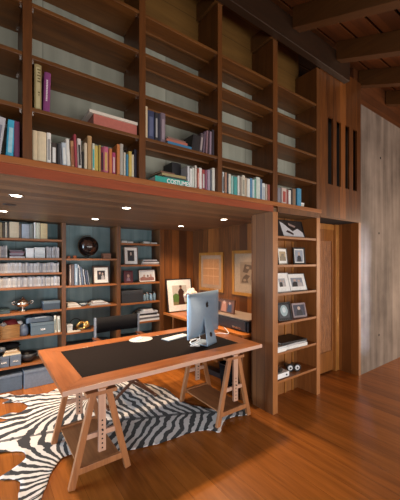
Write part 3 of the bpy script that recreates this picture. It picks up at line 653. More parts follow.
xa, xb = Xn(31), Xn(54)
lidbox('big blue-grey case with metal label beneath the smaller blue bag', xa, xb, YB+.02, .6405, .155, .24, (.085,.125,.16), (.10,.145,.18), .25, handle=True, name='storage_case', cat='case')
ob = thing('soft_bag', 'dark blue zipped bag lying on top of the big blue-grey case', 'bag', ((Xn(26.5)+Xn(53.5))/2, YB+.03, .797))
bm = B(); w = (Xn(53.5)-Xn(26.5))/2; vs = bx(bm, -w, w, 0, .22, 0, .075)
bmesh.ops.subdivide_edges(bm, edges=bm.edges[:], cuts=4, use_grid_fill=True)
for v in bm.verts:
    q = 1-(v.co.x/w)**4*.3; v.co.z = .002+v.co.z*q+(.008*math.sin(v.co.x*30+v.co.y*20) if v.co.z > .03 else 0)
for f in bm.faces: f.smooth = True
obj('bag_body', bm, cmat((.06,.085,.12)), ob)
bm = B(); tube(bm, [(-w*.9,.02,.066),(-w*.3,.0,.062),(w*.3,-.003,.066),(w*.9,.02,.06)], .004, 6); obj('zip', bm, cmat((.35,.42,.48)), ob)
bm = B(); tube(bm, [(-.07,.1,.078),(-.05,.1,.092),(.05,.1,.092),(.07,.1,.078)], .007, 8); obj('handle', bm, BLACK, ob)
for k, (u0, u1) in enumerate(((54.6,57.0),(58.0,60.6))):
    o = book(Xn(u0), Xn(u1), YB+.03, .6405, .225-.01*k, .22, (.62,.62,.56), ['white ring binder directly right of the big blue-grey case','outer white ring binder next to the upright, right of its twin'][k], -.03, (.2,.25,.25), 'white ring binders', cat='binder', name='ring_binder')
# shelf .30 : boxes with papers, black bowl ; floor bins
lidbox('slate-blue box with label under the untidy heap of papers', .14, Xn(9), YB+.02, .3005, .135, .25, (.10,.125,.17), lidh=.3, handle=True)
lidbox('slate-blue box, right-hand one under the untidy heap of papers', Xn(10), Xn(21), YB+.02, .3005, .135, .25, (.12,.145,.19), lidh=.3, handle=True)
for k in range(3):
    flatbook(Xn(3+k), Xn(20.5-k*1.5), YB+.02+.01*k, .4365+.019*k, .018, .2, [(.62,.52,.36),(.42,.27,.14),(.60,.50,.38)][k], ['cream envelope bundle lying directly on the slate-blue boxes','tan folder in the middle of the heap on the slate-blue boxes','buff folder lying upper in the heap on the slate-blue boxes'][k], rz=[.05,-.1,.14][k], name='folder', cat='folder')
crumple('camera_strap_bundle', 'black cloth bundle thrown atop the buff folder heap', 'bundle', BLACKM, (.26, YB+.12, .532), .075, 12, (1.5,.9,.55))
crumple('grey_scarf', 'grey scarf bunched at the left of the black bundle', 'scarf', cmat((.10,.12,.15)), (.165, YB+.05, .515), .05, 15, (1,.8,.7))
ob = thing('bowl', 'wide black bowl standing right of the slate-blue boxes', 'bowl', (Xn(28.8), YB+.13, .3005))
bm = B(); lathe(bm, [(0,0),(.05,0),(.055,.01),(.085,.03),(.108,.07),(.112,.10),(.106,.10),(.098,.07),(.07,.03),(0,.02)], 30); obj('bowl_body', bm, BLACK, ob)
bm = B(); lathe(bm, [(.106,.1005),(.112,.1005),(.114,.108),(.104,.108)], 30); obj('rim', bm, cmat((.05,.06,.08), .3), ob)
for k, (x0, x1, yy, h) in enumerate(((-.22, .385, YB+.01, .20), (.40, .83, YB-.02, .215))):
    o = thing('floor_bin', ['dark blue-grey pull-out bin on the floor, left of the paler bin','paler blue-grey pull-out bin on the floor near the table corner'][k], 'storage bin', ((x0+x1)/2, yy, 0.001)); w = (x1-x0)/2
    box('bin_body', [BLUEBOX, BLUEBOX2][k], o, -w, w, 0, .26, 0, h-.03, bevel=.004)
    box('rim', [BLUEBOX2, BLUEBOX2][k], o, -w-.003, w+.003, -.006, .265, h-.0295, h, bevel=.003)
box_f = thing('floor_bin', 'plain grey bin on the floor behind the table corner', 'storage bin', (1.2, YB, 0.001)); box('bin_body', BLUEBOX, box_f, -.28, .28, 0, .26, 0, .17, bevel=.004); box('rim', BLUEBOX2, box_f, -.283, .283, -.004, .263, .1705, .2, bevel=.003)
crumple('black_felt_hat', 'dark felt bundle lying right of the black bowl', 'bundle', BLACKM, (.70, YB+.12, .345), .075, 21, (1.2,1,.75))

# middle bay : globe, wooden box, candles
gx, gz = Xn(90.5), 1.62
ob = thing('desk_globe', 'large dark glossy globe on a stand at the middle of the nook', 'globe', (gx, YB+.15, gz+.0005))
gr = .143; gc = (0, 0, .178)
bm = B(); bmesh.ops.create_uvsphere(bm, u_segments=40, v_segments=24, radius=gr, matrix=Matrix.Translation(gc))
for f in bm.faces: f.smooth = True
m, nt, b = new_mat('dark_globe_print'); N = nt.nodes; tc = N.new('ShaderNodeTexCoord'); n = N.new('ShaderNodeTexNoise'); n.inputs['Scale'].default_value = 9; n.inputs['Detail'].default_value = 5
r = N.new('ShaderNodeValToRGB'); r.color_ramp.elements[0].position = .52; r.color_ramp.elements[1].position = .56; r.color_ramp.elements[0].color = (.012,.008,.008,1); r.color_ramp.elements[1].color = (.05,.022,.014,1)
nt.links.new(tc.outputs['Object'], n.inputs['Vector']); nt.links.new(n.outputs['Fac'], r.inputs['Fac']); nt.links.new(r.outputs['Color'], b.inputs['Base Color']); b.inputs['Roughness'].default_value = .12
obj('sphere', bm, m, ob)
bm = B(); tube(bm, [(math.sin(a)*(gr+.010)*math.cos(.4), -.02+0*a, gc[2]+math.cos(a)*(gr+.010)) for a in [-2.9+k*.2 for k in range(17)]], .005, 8); obj('meridian_arm', bm, plain('dark_brass', (.08,.05,.03), .35, metal=.8), ob)
bm = B(); lathe(bm, [(0,0),(.07,0),(.07,.010),(.02,.018),(.012,.030),(0,.034)], 28); obj('stand', bm, SILVER, ob)
lidbox('small reddish wooden box at the right of the dark globe', Xn(103.5), Xn(111), YB+.03, 1.6205, .075, .10, (.16,.06,.03), lidh=.35, name='trinket_box')
for k, u in enumerate((69, 75.2)):
    o = thing('votive_candle', ['small orange candle holder nearest the upright, left of its twin','orange candle holder between its smaller twin and the globe'][k], 'candle', (Xn(u), YB+.06, 1.6205))
    bm = B(); lathe(bm, [(0,0),(.022,0),(.026,.03+.01*k),(.022,.03+.01*k),(.018,.006),(0,.006)], 18); obj('cup', bm, cmat((.45,.12,.04), .2), o)
    bm = B(); lathe(bm, [(0,.024),(.017,.024),(.017,.007),(0,.007)], 16); tube(bm, [(0,0,.024),(0,0,.034)], .0015, 6); obj('wax', bm, cmat((.6,.4,.2)), o)
r2 = [(69.5,71.2,265,(.30,.22,.20),'brown-and-white', 0, (.5,.5,.5)), (71.5,74.4,264.5,(.10,.08,.09),'blackish'), (74.8,77.8,264,(.22,.32,.45),'sky-blue', 0, (.4,.5,.6)), (78.2,79.6,264.5,(.04,.05,.08),'navy-black'), (80,81.6,265,(.42,.46,.50),'silver-blue', -.10), (82.2,84,267,(.10,.14,.22),'dark blue', -.12), (84.8,86,269,(.34,.36,.40),'grey-white', -.13), (87,88.4,270,(.05,.07,.12),'slanting navy', -.14), (89,90.2,270.5,(.16,.18,.22),'end-most grey', -.15)]
nook_row(r2, 1.2535, .17, 'books left of the framed couple picture', 'below the globe')
def fr_nook(u0, u1, z, dy, label, **k):
    x0, x1 = ony(u0, 0, YB+dy)[0], ony(u1, 0, YB+dy)[0]
    return frame(label, x1-x0, k.pop('h'), ((x0+x1)/2, YB+dy, z+.001), k.pop('rz', 0), k.pop('tilt', .12), k.pop('fcol', (.10,.04,.02)), **k)
fr_nook(93.3, 109.6, 1.253, .06, 'brown frame with wide white mat standing below the globe', h=.255, bw=.017, matw=.045, fcol=(.06,.03,.02), bgc=(.03,.025,.03), shapes=COUPLE, easel=True)
# .953 shelf
for k in range(4):
    flatbook(Xn(67.5)+.006*(k % 2), Xn(81-k*1.3), YB+.03, .9535+.015*k, .013, .2, [(.6,.58,.52),(.5,.45,.40),(.64,.62,.58),(.55,.52,.48)][k], 'pale magazine, %s of the pile left of the grey dish' % ['lowest','second lowest','second highest','topmost'][k], rz=.03*(k-1), group='magazines left of the grey dish', name='magazine', cat='magazine')
ob = thing('dish', 'small grey-blue dish between the two paper piles in the nook', 'dish', (Xn(84.5), YB+.10, .9535))
bm = B(); lathe(bm, [(0,0),(.03,0),(.035,.01),(.055,.035),(.05,.035),(.03,.014),(0,.01)], 24); obj('dish_body', bm, cmat((.30,.38,.44), .25), ob)
bm = B(); lathe(bm, [(0,.034),(.02,.034),(.035,.022),(0,.02)], 16); obj('dish_filling', bm, cmat((.55,.58,.6)), ob)
for k in range(4):
    flatbook(Xn(90.5+k*.8), Xn(110.5-k*2.2), YB+.03, .9535+.014*k, .012, .2, [(.30,.32,.36),(.66,.66,.64),(.34,.28,.26),(.60,.62,.64)][k], '%s magazine of the pile right of the grey dish' % ['grey lowest','white second','brownish third','white topmost'][k], rz=.03*(1-k), group='magazines right of the grey dish', name='magazine', cat='magazine')
# .62 shelf
lidbox('light grey carton left of the gold sculpture', Xn(67), Xn(72.6), YB+.03, .6205, .10, .12, (.50,.54,.58), lidh=.25, name='carton')
ob = thing('gold_sculpture', 'gold knot-shaped sculpture with a dark hoop behind the table', 'sculpture', (Xn(84.5), YB+.08, .6205))
bm = B(); tube(bm, [(-.03+.052*math.cos(a), .0+.02*math.sin(2*a), .062+.045*math.sin(a)) for a in [2*PI*k/24 for k in range(24)]], .018, 12, closed=True); obj('gold_knot', bm, BRASS, ob)
bm = B(); crumple('gold_head', '', '', BRASS, (.035, 0, .065), .045, 31, (1,.8,1.1), ob); bm.free()
bm = B(); tube(bm, [(-.095+.075*math.cos(a), .05, .082+.078*math.sin(a)) for a in [2*PI*k/24 for k in range(24)]], .006, 8, closed=True); obj('hoop', bm, BLACK, ob)
bm = B(); bx(bm, -.10, .10, -.03, .07, 0, .012); obj('plinth', bm, BLACK, ob, .002)
flatbook(Xn(67.2), Xn(80), YB+.005, .6205, .018, .02+.005, (.6,.55,.45), 'narrow cream notebook lying at the shelf edge before the light grey carton')
lidbox('long dark box on the nook\'s lowest shelf behind the table', .92, 1.50, YB+.03, .3005, .13, .22, (.03,.035,.045), lidh=.3)

# right bay
for k, (a, b_) in enumerate(((122,127.5),(128,133.5),(144,150),(151,157.5))):
    flatbook(Xn(a), Xn(b_), YB+.04, 1.8555, .034-.008*(k % 2), .14, (.62,.62,.60), 'small pale booklet pile piece, %s on the right bay\'s highest shelf' % ['leftmost','second from left','third from left','rightmost'][k], rz=.05*(k-1.5), group='pale booklets on the right bay\'s highest shelf', name='booklet', cat='booklet')
fr_nook(124.6, 138.0, 1.527, .05, 'dark frame with white mat leaning on the right bay\'s second shelf', h=.28, tilt=.14, rz=-.12, bw=.012, matw=.045, fcol=(.12,.07,.05), bgc=(.04,.03,.03), shapes=PORT, easel=True)
for k in range(4):
    flatbook(Xn(141.5+k*.9), Xn(161-k*1.2), YB+.03, 1.5275+.020*k, .018, .2, [(.16,.14,.15),(.56,.56,.58),(.10,.09,.10),(.42,.42,.46)][k], '%s flat book of the pile right of the leaning white-matted frame' % ['dark lowest','white second','black third','grey topmost'][k], rz=.04*(k-1), group='flat books right of the leaning frame')
fr_nook(124.2, 133.2, 1.25, .07, 'small dark red frame above the black box in the nook', h=.185, bw=.022, matw=.006, fcol=(.10,.02,.035), matc=(.16,.06,.07), bgc=(.08,.03,.05), shapes=[(ell(.5,.6,.22,.2), (.40,.26,.24)), ([(.15,0),(.85,0),(.7,.38),(.3,.38)], (.22,.16,.24))], easel=True)
fr_nook(139.2, 155.8, 1.25, .05, 'landscape photo frame of a group right of the small dark red frame', h=.20, bw=.010, matw=.012, fcol=(.08,.05,.04), bgc=(.45,.47,.50), tilt=.16, shapes=[([(0,0),(1,0),(1,.3),(.8,.42),(.5,.32),(.2,.42),(0,.3)], (.22,.10,.09)), (ell(.3,.5,.07,.13), (.3,.2,.17)), (ell(.55,.48,.07,.13), (.12,.07,.07)), (ell(.76,.52,.07,.13), (.34,.2,.18))], easel=True)
ob = lidbox('large black lidded box beside the small glass jars', Xn(121.6), Xn(143), YB+.03, .9455, .19, .22, (.018,.022,.028), (.03,.036,.044), .28)
for k, u in enumerate((145.6, 149, 152.4, 156.2)):
    o = thing('glass_jar', ['small blue glass jar closest to the large black box','blue glass jar second from the large black box','blue glass jar third from the large black box','blue glass jar farthest from the large black box'][k], 'jar', (Xn(u), YB+.08+.02*(k % 2), .9455), 0, 'small blue glass jars')
    bm = B(); lathe(bm, [(0,0),(.020,0),(.024,.01),(.024,.085+.01*(k % 2)),(.017,.10+.01*(k % 2)),(.017,.108+.01*(k % 2)),(0,.108+.01*(k % 2))], 18); obj('jar_body', bm, GLASSB, o)
    zt = .109+.01*(k % 2); bm = B(); lathe(bm, [(0,zt),(.019,zt),(.019,zt+.014),(0,zt+.014)], 18); obj('lid', bm, SILVER, o)
for k in range(6):
    flatbook(Xn(134.5+[0,1,4,3,6,9][k]), Xn(160.5-[0,2,1,4,3,8][k]), YB+.02, .6405+.030*k, .028, .22, [(.55,.57,.58),(.10,.10,.11),(.62,.64,.66),(.02,.02,.022),(.45,.47,.52),(.58,.60,.64)][k], '%s book in the flat pile under the glass jars' % ['grey-white lowest','charcoal second','white third','black fourth','blue-grey fifth','pale topmost'][k], rz=.03*((k % 3)-1), group='flat pile under the glass jars')
flatbook(Xn(122), Xn(134), YB+.03, .6405, .03, .2, (.35,.38,.42), 'grey flat book left of the tall pile under the glass jars')
lidbox('black storage box at the bottom of the right bay behind the table', 1.70, 2.24, YB+.03, .3005, .12, .22, (.02,.02,.025), lidh=.3)

# ================================================================== SIDE DESK (credenza) with printer and frames
cr = thing('side_desk', 'long built-in redwood side desk along the panelled wall of the nook', 'desk', (2.36, 2.44, 0))
box('desk_top', wood('side_desk_wood', (.30,.09,.03), (.50,.19,.07), 'Y', .28), cr, 0, .588, 0, 1.838, .715, .75, bevel=.004)
box('end_support', WALLWY, cr, .02, .585, 1.55, 1.59, 0, .714, bevel=.003)
box('end_support', WALLWY, cr, .02, .585, .02, .06, 0, .714, bevel=.003)
dr = box('drawer', wood('drawer_front_wood', (.15,.055,.022), (.28,.11,.045), 'Y', .35), cr, .03, .58, .50, 1.20, .30, .712, bevel=.003)
bm = B(); bx(bm, .018, .0295, .78, .92, .60, .612); obj('handle', bm, BLACK, dr)
pr = thing('printer', 'black inkjet printer with a pale flat top on the side desk', 'printer', (2.46, 2.35+.12, .7505))
bm = B(); bx(bm, .02, .36, 0, .64, 0, .135); obj('printer_body', bm, BLACK, pr, .012)
bm = B(); bx(bm, .0, .0195, .03, .61, .012, .125); obj('front_panel', bm, plain('printer_front', (.035,.035,.04), .25), pr, .006)
bm = B(); bx(bm, .015, .365, -.005, .645, .1355, .152); obj('scanner_lid', bm, cmat((.24,.18,.14), .35), pr, .004)
bm = B(); bx(bm, -.012, -.0005, .10, .24, .03, .052); obj('control_strip', bm, SILVER, pr)
frame('wide framed snapshot of people standing on the black printer', .40, .18, (2.58, 3.03, .904), -PI/2, .12, (.10,.04,.02), bw=.012, matw=.004, bgc=(.16,.07,.05), matc=(.30,.15,.1), shapes=[([(.05,0),(.3,0),(.28,.8),(.1,.8)], (.03,.025,.03)), ([(.33,0),(.62,0),(.58,.85),(.38,.85)], (.42,.18,.12)), ([(.66,0),(.9,0),(.88,.7),(.7,.75)], (.05,.06,.09)), (ell(.48,.8,.06,.15), (.5,.3,.22)), (ell(.78,.75,.05,.13), (.42,.25,.2))], easel=True)
# large standing photograph of a person outdoors
frame('large black frame with person in a dark dress on grass, leaning at the nook corner', .50, .545, (2.645, YB-.115, .7505), 0, .18, (.015,.012,.012), bw=.016, matw=.095, matc=(.85,.83,.80), bgc=(.52,.50,.46), depth=.02,
      shapes=[([(0,0),(.45,0),(.45,.52),(.2,.60),(0,.50)], (.10,.20,.05)), ([(.0,0),(1,0),(1,.12),(0,.18)], (.22,.20,.09)), ([(.35,.02),(.80,.02),(.72,.45),(.80,.68),(.66,.82),(.50,.82),(.38,.68),(.42,.4)], (.05,.02,.015)), (ell(.58,.90,.08,.085), (.26,.12,.08)), ([(.5,.93),(.66,.93),(.66,1.0),(.5,1.0)], (.04,.03,.02))])
# bunch of dried flowers behind the monitor
fl = thing('flower_vase', 'white vase of domed pale blossoms behind the silver monitor', 'vase of flowers', (2.33, 3.55, .0))
fl.location = (2.50, 3.68, .7505)
bm = B(); lathe(bm, [(0,0),(.05,0),(.062,.03),(.066,.10),(.05,.18),(.036,.22),(.042,.25),(.036,.25),(.03,.22),(0,.2)], 24); obj('vase', bm, WHITEP, fl)
rnd = random.Random(4)
bm = B()
for k in range(46):
    a = rnd.uniform(0, 2*PI); t = rnd.uniform(0, 1); rr = .085*math.sqrt(t)
    bmesh.ops.create_icosphere(bm, subdivisions=2, radius=rnd.uniform(.020,.032), matrix=Matrix.Translation((rr*math.cos(a), rr*math.sin(a), .40-.09*t+rnd.uniform(-.012,.012))))
for f in bm.faces: f.smooth = True
obj('blossom', bm, plain('pale_petals', (.72,.58,.50), .7), fl)
bm = B()
for k in range(10):
    a = k*.63; tube(bm, [(0,0,.20),(.02*math.cos(a),.02*math.sin(a),.28),(.07*math.cos(a),.07*math.sin(a),.36)], .003, 6)
obj('stem', bm, cmat((.12,.16,.06)), fl)
bb = thing('power_unit', 'black and silver device lying on the floor under the side desk', 'device', (2.62, 3.22, 0.0008), .1)
box('casing', BLACK, bb, -.06, .06, -.18, .20, 0, .07, bevel=.006); box('end_cap', SILVER, bb, -.058, .058, -.196, -.1805, .006, .064, bevel=.004)
bb = thing('waste_bin', 'black round waste bin in the shade under the printer', 'bin', (2.52, 2.85, 0.0008))
bm = B(); lathe(bm, [(0,0),(.10,0),(.13,.30),(.122,.30),(.094,.01),(0,.01)], 28); obj('bin_body', bm, BLACKM, bb)
bm = B(); lathe(bm, [(.121,.3005),(.134,.3005),(.134,.31),(.121,.31)], 28); obj('rim', bm, BLACK, bb)

# pictures hung on the side wall (face -x)
frame('gilt-framed faint grid drawing hung nearer the nook corner', .62, .615, (2.932, 3.765, 1.105), -PI/2, 0, (0,0,0), fm=GOLDF, bw=.045, matw=.06, matc=(.24,.15,.09), bgc=(.27,.125,.05), depth=.022,
      shapes=[([(.0,.32),(1,.32),(1,.34),(0,.34)], (.38,.20,.10)), ([(.0,.62),(1,.62),(1,.64),(0,.64)], (.38,.20,.10)), ([(.32,0),(.34,0),(.34,1),(.32,1)], (.38,.20,.10)), ([(.66,0),(.68,0),(.68,1),(.66,1)], (.38,.20,.10))], name='wall_picture', cat='picture')
frame('gilt-framed map-like ink drawing hung nearest the end panel', .80, .635, (2.932, 2.855, 1.100), -PI/2, 0, (0,0,0), fm=GOLDF, bw=.045, matw=.12, matc=(.24,.16,.095), bgc=(.17,.11,.065), depth=.022,
      shapes=[([(.05,.05),(.35,.08),(.30,.2),(.42,.38),(.25,.45),(.12,.3)], (.07,.04,.022)), ([(.12,.55),(.3,.5),(.38,.66),(.6,.7),(.5,.85),(.2,.9)], (.07,.04,.022)), ([(.5,.1),(.9,.12),(.85,.5),(.7,.42),(.55,.5)], (.07,.04,.022)), ([(.62,.6),(.9,.62),(.88,.92),(.66,.85)], (.07,.04,.022)),
              (ell(.2,.18,.07,.06), (.17,.11,.065)), (ell(.68,.3,.08,.07), (.17,.11,.065)), (ell(.32,.75,.07,.06), (.17,.11,.065))], name='wall_picture', cat='picture')

# ================================================================== TRESTLE TABLE
tb = thing('trestle_table_top', 'large redwood desk top with inset dark leather resting on two trestles', 'table', (.41, 2.08, .715))
TW, TD, TH, BD = 1.87, 1.09, .035, .165
def mitre(pts, mat, nm='border'):
    bm = B(); lo = [bm.verts.new((p[0], p[1], 0)) for p in pts]; hi = [bm.verts.new((p[0], p[1], TH)) for p in pts]
    bm.faces.new(lo[::-1]); bm.faces.new(hi)
    for i in range(4): bm.faces.new((lo[i], lo[(i+1) % 4], hi[(i+1) % 4], hi[i]))
    return obj(nm, bm, mat, tb, .002)
mitre([(0,0),(TW,0),(TW-BD,BD),(BD,BD)], TABW); mitre([(TW,TD),(0,TD),(BD,TD-BD),(TW-BD,TD-BD)], TABW)
mitre([(0,TD),(0,0),(BD,BD),(BD,TD-BD)], TABWY); mitre([(TW,0),(TW,TD),(TW-BD,TD-BD),(TW-BD,BD)], TABWY)
box('leather_inset', LEATHER, tb, BD, TW-BD, BD, TD-BD, .004, TH-.0015)
box('edge_strip', EDGEW, tb, .0, TW, -.004, 0, .0, TH-.002)  # front face only, its daylight painted in as a paler tone

def trestle(label, xc, y0, y1):
    o = thing('trestle', label, 'trestle', (xc, y0, 0), 0, 'wooden trestles under the desk top')
    L = y1-y0
    zt = .625
    for yy in (0, L):
        for s in (-1, 1):
            bm = B(); beam(bm, (s*.205, yy, 0.006), (s*.058, yy, zt), .045, .034, (0,1,0)); lg = obj('leg', bm, TREW, o, .003)
        bm = B(); bx(bm, -.112, .112, yy-.035, yy+.035, zt, zt+.028); obj('cap', bm, TREW, o, .003)
        hx = lambda z: .205-(.205-.058)*(z/zt)
        z = .335; bm = B(); bx(bm, -hx(z)+.01, hx(z)-.01, yy-.010, yy+.010, z-.018, z+.018); obj('middle_rail', bm, PALEW, o, .002)
        z = .115; bm = B(); bx(bm, -hx(z)+.01, hx(z)-.01, yy-.014, yy+.014, z-.022, z+.022); obj('lower_rail', bm, TREW, o, .002)
        # sliding post with peg holes
        bm = B(); bx(bm, -.026, .026, yy-.0335, yy-.0105, .215, .675)
        for k in range(7):
            M = Matrix.Translation((0, yy-.0338, .24+.033*k)) @ Matrix.Rotation(PI/2, 4, 'X'); lathe(bm, [(0,0),(.0065,0),(.0065,-.006)], 10, mi=1, M=M)
        obj('adjusting_post', bm, [PALEW, BLACKM], o)
        bm = B(); tube(bm, [(0,yy-.048,.372),(0,yy+.03,.372)], .006, 8); obj('peg', bm, BLACK, o)
    bm = B(); bx(bm, -.030, .030, -.06, L+.06, .676, .7135); obj('top_beam', bm, wood('trestle_beam_wood', (.20,.088,.062), (.39,.19,.135), 'Y', .4), o, .003)
    bm = B(); bx(bm, -.150, .150, .0145, L-.0145, .108, .122); obj('bottom_shelf', bm, wood('trestle_beam_wood', (.20,.088,.062), (.39,.19,.135), 'Y', .4), o, .002)
    return o
trestle('wooden A-frame trestle under the desk top\'s left end, nearer the zebra\'s tail', .695, 2.20, 2.84)
trestle('wooden A-frame trestle under the desk top\'s right end, over the zebra\'s head', 2.005, 2.20, 2.84)

# things on the table
TZ = .7505
mon = thing('desktop_computer', 'silver all-in-one computer seen from behind on the desk top', 'computer', (1.825, 2.45, TZ), math.radians(21))
bw_, bh = .575, .43; z0 = .092
bm = B()   # shell: curved back
nx, nz = 14, 10; g = []
for i in range(nx+1):
    rowv = []
    for j in range(nz+1):
        sx, sz = i/nx*2-1, j/nz*2-1
        bulge = .006+.034*(1-abs(sx)**2.5)*(1-abs(sz)**2.5)
        rowv.append(bm.verts.new((sx*bw_/2, -bulge, z0+(sz+1)/2*bh)))
    g.append(rowv)
for i in range(nx):
    for j in range(nz): bm.faces.new((g[i][j], g[i+1][j], g[i+1][j+1], g[i][j+1])).smooth = True
fr_ = [bm.verts.new((a*bw_/2, .006, z0+c*bh)) for a, c in ((-1,0),(1,0),(1,1),(-1,1))]
edge = [[g[i][0] for i in range(nx+1)], [g[nx][j] for j in range(nz+1)], [g[i][nz] for i in range(nx, -1, -1)], [g[0][j] for j in range(nz, -1, -1)]]
for k in range(4): bm.faces.new(edge[k][::-1]+[fr_[k], fr_[(k+1) % 4]])
obj('shell', bm, ALU, mon)
box('screen', BLACK, mon, -bw_/2+.002, bw_/2-.002, .0065, .012, z0+.002, z0+bh-.002)
# L-shaped stand : leg rises to the hinge, foot lies on the desk
bm = B()
prof = [(-.050,.000),(-.115,.0),(-.118,.006),(-.105,.012)]
beam(bm, (0,-.095,.010), (0,-.034,.285), .185, .010, (0,1,0), w2=.12, d2=.010)
bx(bm, -.0925, .0925, -.100, .095, 0, .009)
st = obj('stand', bm, ALU, mon, .003)
# rear opening for the cable in the stand leg
bm = B(); lathe(bm, [(0,0),(.022,0),(.022,-.003)], 20, M=Matrix.Translation((0,-.0855,.10)) @ Matrix.Rotation(PI/2-.22, 4, 'X')); obj('cable_hole', bm, BLACK, mon)
# fruit emblem with bite and leaf
ap = [(0,.40),(.12,.46),(.28,.48),(.42,.38),(.46,.28),(.36,.20),(.31,.06),(.34,-.08),(.44,-.18),(.50,-.22),(.42,-.40),(.28,-.56),(.14,-.58),(0,-.54),(-.14,-.58),(-.28,-.56),(-.44,-.36),(-.53,-.08),(-.50,.18),(-.38,.40),(-.22,.48),(-.08,.45)]
lf = [(.0,.54),(.02,.70),(.16,.82),(.16,.68),(.10,.58)]
bm = B(); sc = .048
poly(bm, [(-p[0]*-sc, z0+.305+p[1]*sc) for p in ap], -.0375, 0, .0012); poly(bm, [(p[0]*sc, z0+.305+p[1]*sc) for p in lf], -.0375, 0, .0012)
obj('emblem', bm, BLACK, mon)
# cables
def cable(name, label, pts, r, mat, cat='cable'):
    cu = bpy.data.curves.new(name, 'CURVE'); cu.dimensions = '3D'; cu.bevel_depth = r; cu.bevel_resolution = 2
    sp = cu.splines.new('NURBS'); sp.points.add(len(pts)-1)
    for p, q in zip(sp.points, pts): p.co = (*q, 1)
    sp.use_endpoint_u = True; sp.order_u = 3; cu.materials.append(mat)
    o = bpy.data.objects.new(name, cu); COL.objects.link(o); o = to_mesh(o); return tag(o, label, cat)
cb = [(1.73,2.40,.86),(1.70,2.34,.80)]
for k in range(26):
    a = k*.75; cb.append((1.665+.055*math.cos(a)+.006*math.sin(k*2.1), 2.385+.030*math.sin(a), .757+.030+.034*math.sin(a*.52+1)))
cb += [(1.72,2.50,.756),(1.9,2.62,.755)]
cable('cable_coil', 'coiled white cable hanging at the computer\'s lower left corner', cb, .0042, WHITEP)
cable('power_cable', 'white power cable running right from the computer over the desk edge', [(1.93,2.50,.757),(2.02,2.58,.757),(2.12,2.66,.757),(2.22,2.66,.757),(2.24,2.56,.757),(2.30,2.60,.76),(2.34,2.75,.80),(2.40,2.80,.757)], .0045, WHITEP)
kb = thing('keyboard', 'flat white keyboard lying left of the silver computer', 'keyboard', (1.70, 2.80, TZ), math.radians(12))
box('key_tray', ALU, kb, -.16, .16, -.06, .06, 0, .008, bevel=.003)
kp = B()
for r_ in range(5):
    for c_ in range(13): bx(kp, -.152+c_*.0235, -.152+c_*.0235+.020, -.052+r_*.021, -.052+r_*.021+.0175, .0083, .011)
obj('keys', kp, WHITEP, kb)
ms = thing('mouse', 'white computer mouse on the pale oval pad', 'mouse', (1.335, 2.955, TZ+.0045), .3)
bm = B(); bmesh.ops.create_uvsphere(bm, u_segments=24, v_segments=14, radius=1)
for v in bm.verts: v.co = Vector((v.co.x*.056, v.co.y*.032, max(0, v.co.z)*.026+.001))
bmesh.ops.remove_doubles(bm, verts=bm.verts[:], dist=.0002)
for f in bm.faces: f.smooth = True
obj('mouse_body', bm, WHITEP, ms)
bm = B(); tube(bm, [(.030,-.003,.024),(.030,.003,.024)], .004, 10); obj('scroll_ball', bm, cmat((.4,.4,.42)), ms)
mp_ = B(); lathe(mp_, [(0,0),(.098,0),(.105,.002),(.100,.004),(0,.004)], 40)
for v in mp_.verts: v.co.x *= 1.22
tag(obj('mouse_pad', mp_, cmat((.55,.55,.56), .4), loc=(1.36, 2.955, TZ)), 'pale grey oval pad lying beneath the white mouse', 'mouse pad')

# ================================================================== DIRECTOR'S CHAIR
ch = thing('directors_chair', 'black canvas folding chair with crossed legs standing behind the desk', 'chair', (1.34, 3.36, 0.014))
STL = plain('chair_post_metal', (.30,.34,.40), .3, metal=.7); CW = wood('dark_chair_wood', (.05,.018,.012), (.11,.04,.025), 'Z', .35)
for s in (-1, 1):
    bm = B(); bx(bm, s*.275-.012, s*.275+.012, .215, .240, .43, .90); obj('back_post', bm, STL, ch, .002)
    bm = B(); bx(bm, s*.275-.028, s*.275+.028, -.25, .26, .645, .665); obj('armrest', bm, CW, ch, .004)
    bm = B(); bx(bm, s*.275-.012, s*.275+.012, -.235, -.21, .43, .645); obj('arm_post', bm, STL, ch, .002)
    bm = B(); bx(bm, s*.275-.014, s*.275+.014, -.25, .25, .415, .445); obj('seat_rail', bm, CW, ch, .003)
    bm = B(); bx(bm, s*.275-.014, s*.275+.014, -.26, .26, 0, .028); obj('foot_rail', bm, CW, ch, .003)
for yy in (-.2, .2):
    for s in (-1, 1):
        bm = B(); beam(bm, (s*.265, yy+s*.012, .028), (-s*.265, yy+s*.012, .42), .03, .018, (0,1,0)); obj('leg', bm, CW, ch, .003)
def sag(name, x0, x1, fz, mat):
    pass
bm = B(); g = []
for i in range(13):
    x = -.272+i*.544/12; d = .02*(1-(x/.272)**2)
    g.append([bm.verts.new((x, .2275+d+dy, z)) for z, dy in ((.715,0),(.895,0))])
for a, b_ in zip(g, g[1:]): bm.faces.new((a[0], b_[0], b_[1], a[1])).smooth = True
o = obj('backrest', bm, BLACKM, ch); md = o.modifiers.new('solid', 'SOLIDIFY'); md.thickness = .008; md.offset = 0
bm = B(); g = []
for i in range(13):
    x = -.272+i*.544/12; d = .03*(1-(x/.272)**2)
    g.append([bm.verts.new((x, y, .45-d)) for y in (-.22, .20)])
for a, b_ in zip(g, g[1:]): bm.faces.new((a[0], b_[0], b_[1], a[1])).smooth = True
o = obj('seat', bm, BLACKM, ch); md = o.modifiers.new('solid', 'SOLIDIFY'); md.thickness = .008; md.offset = 0

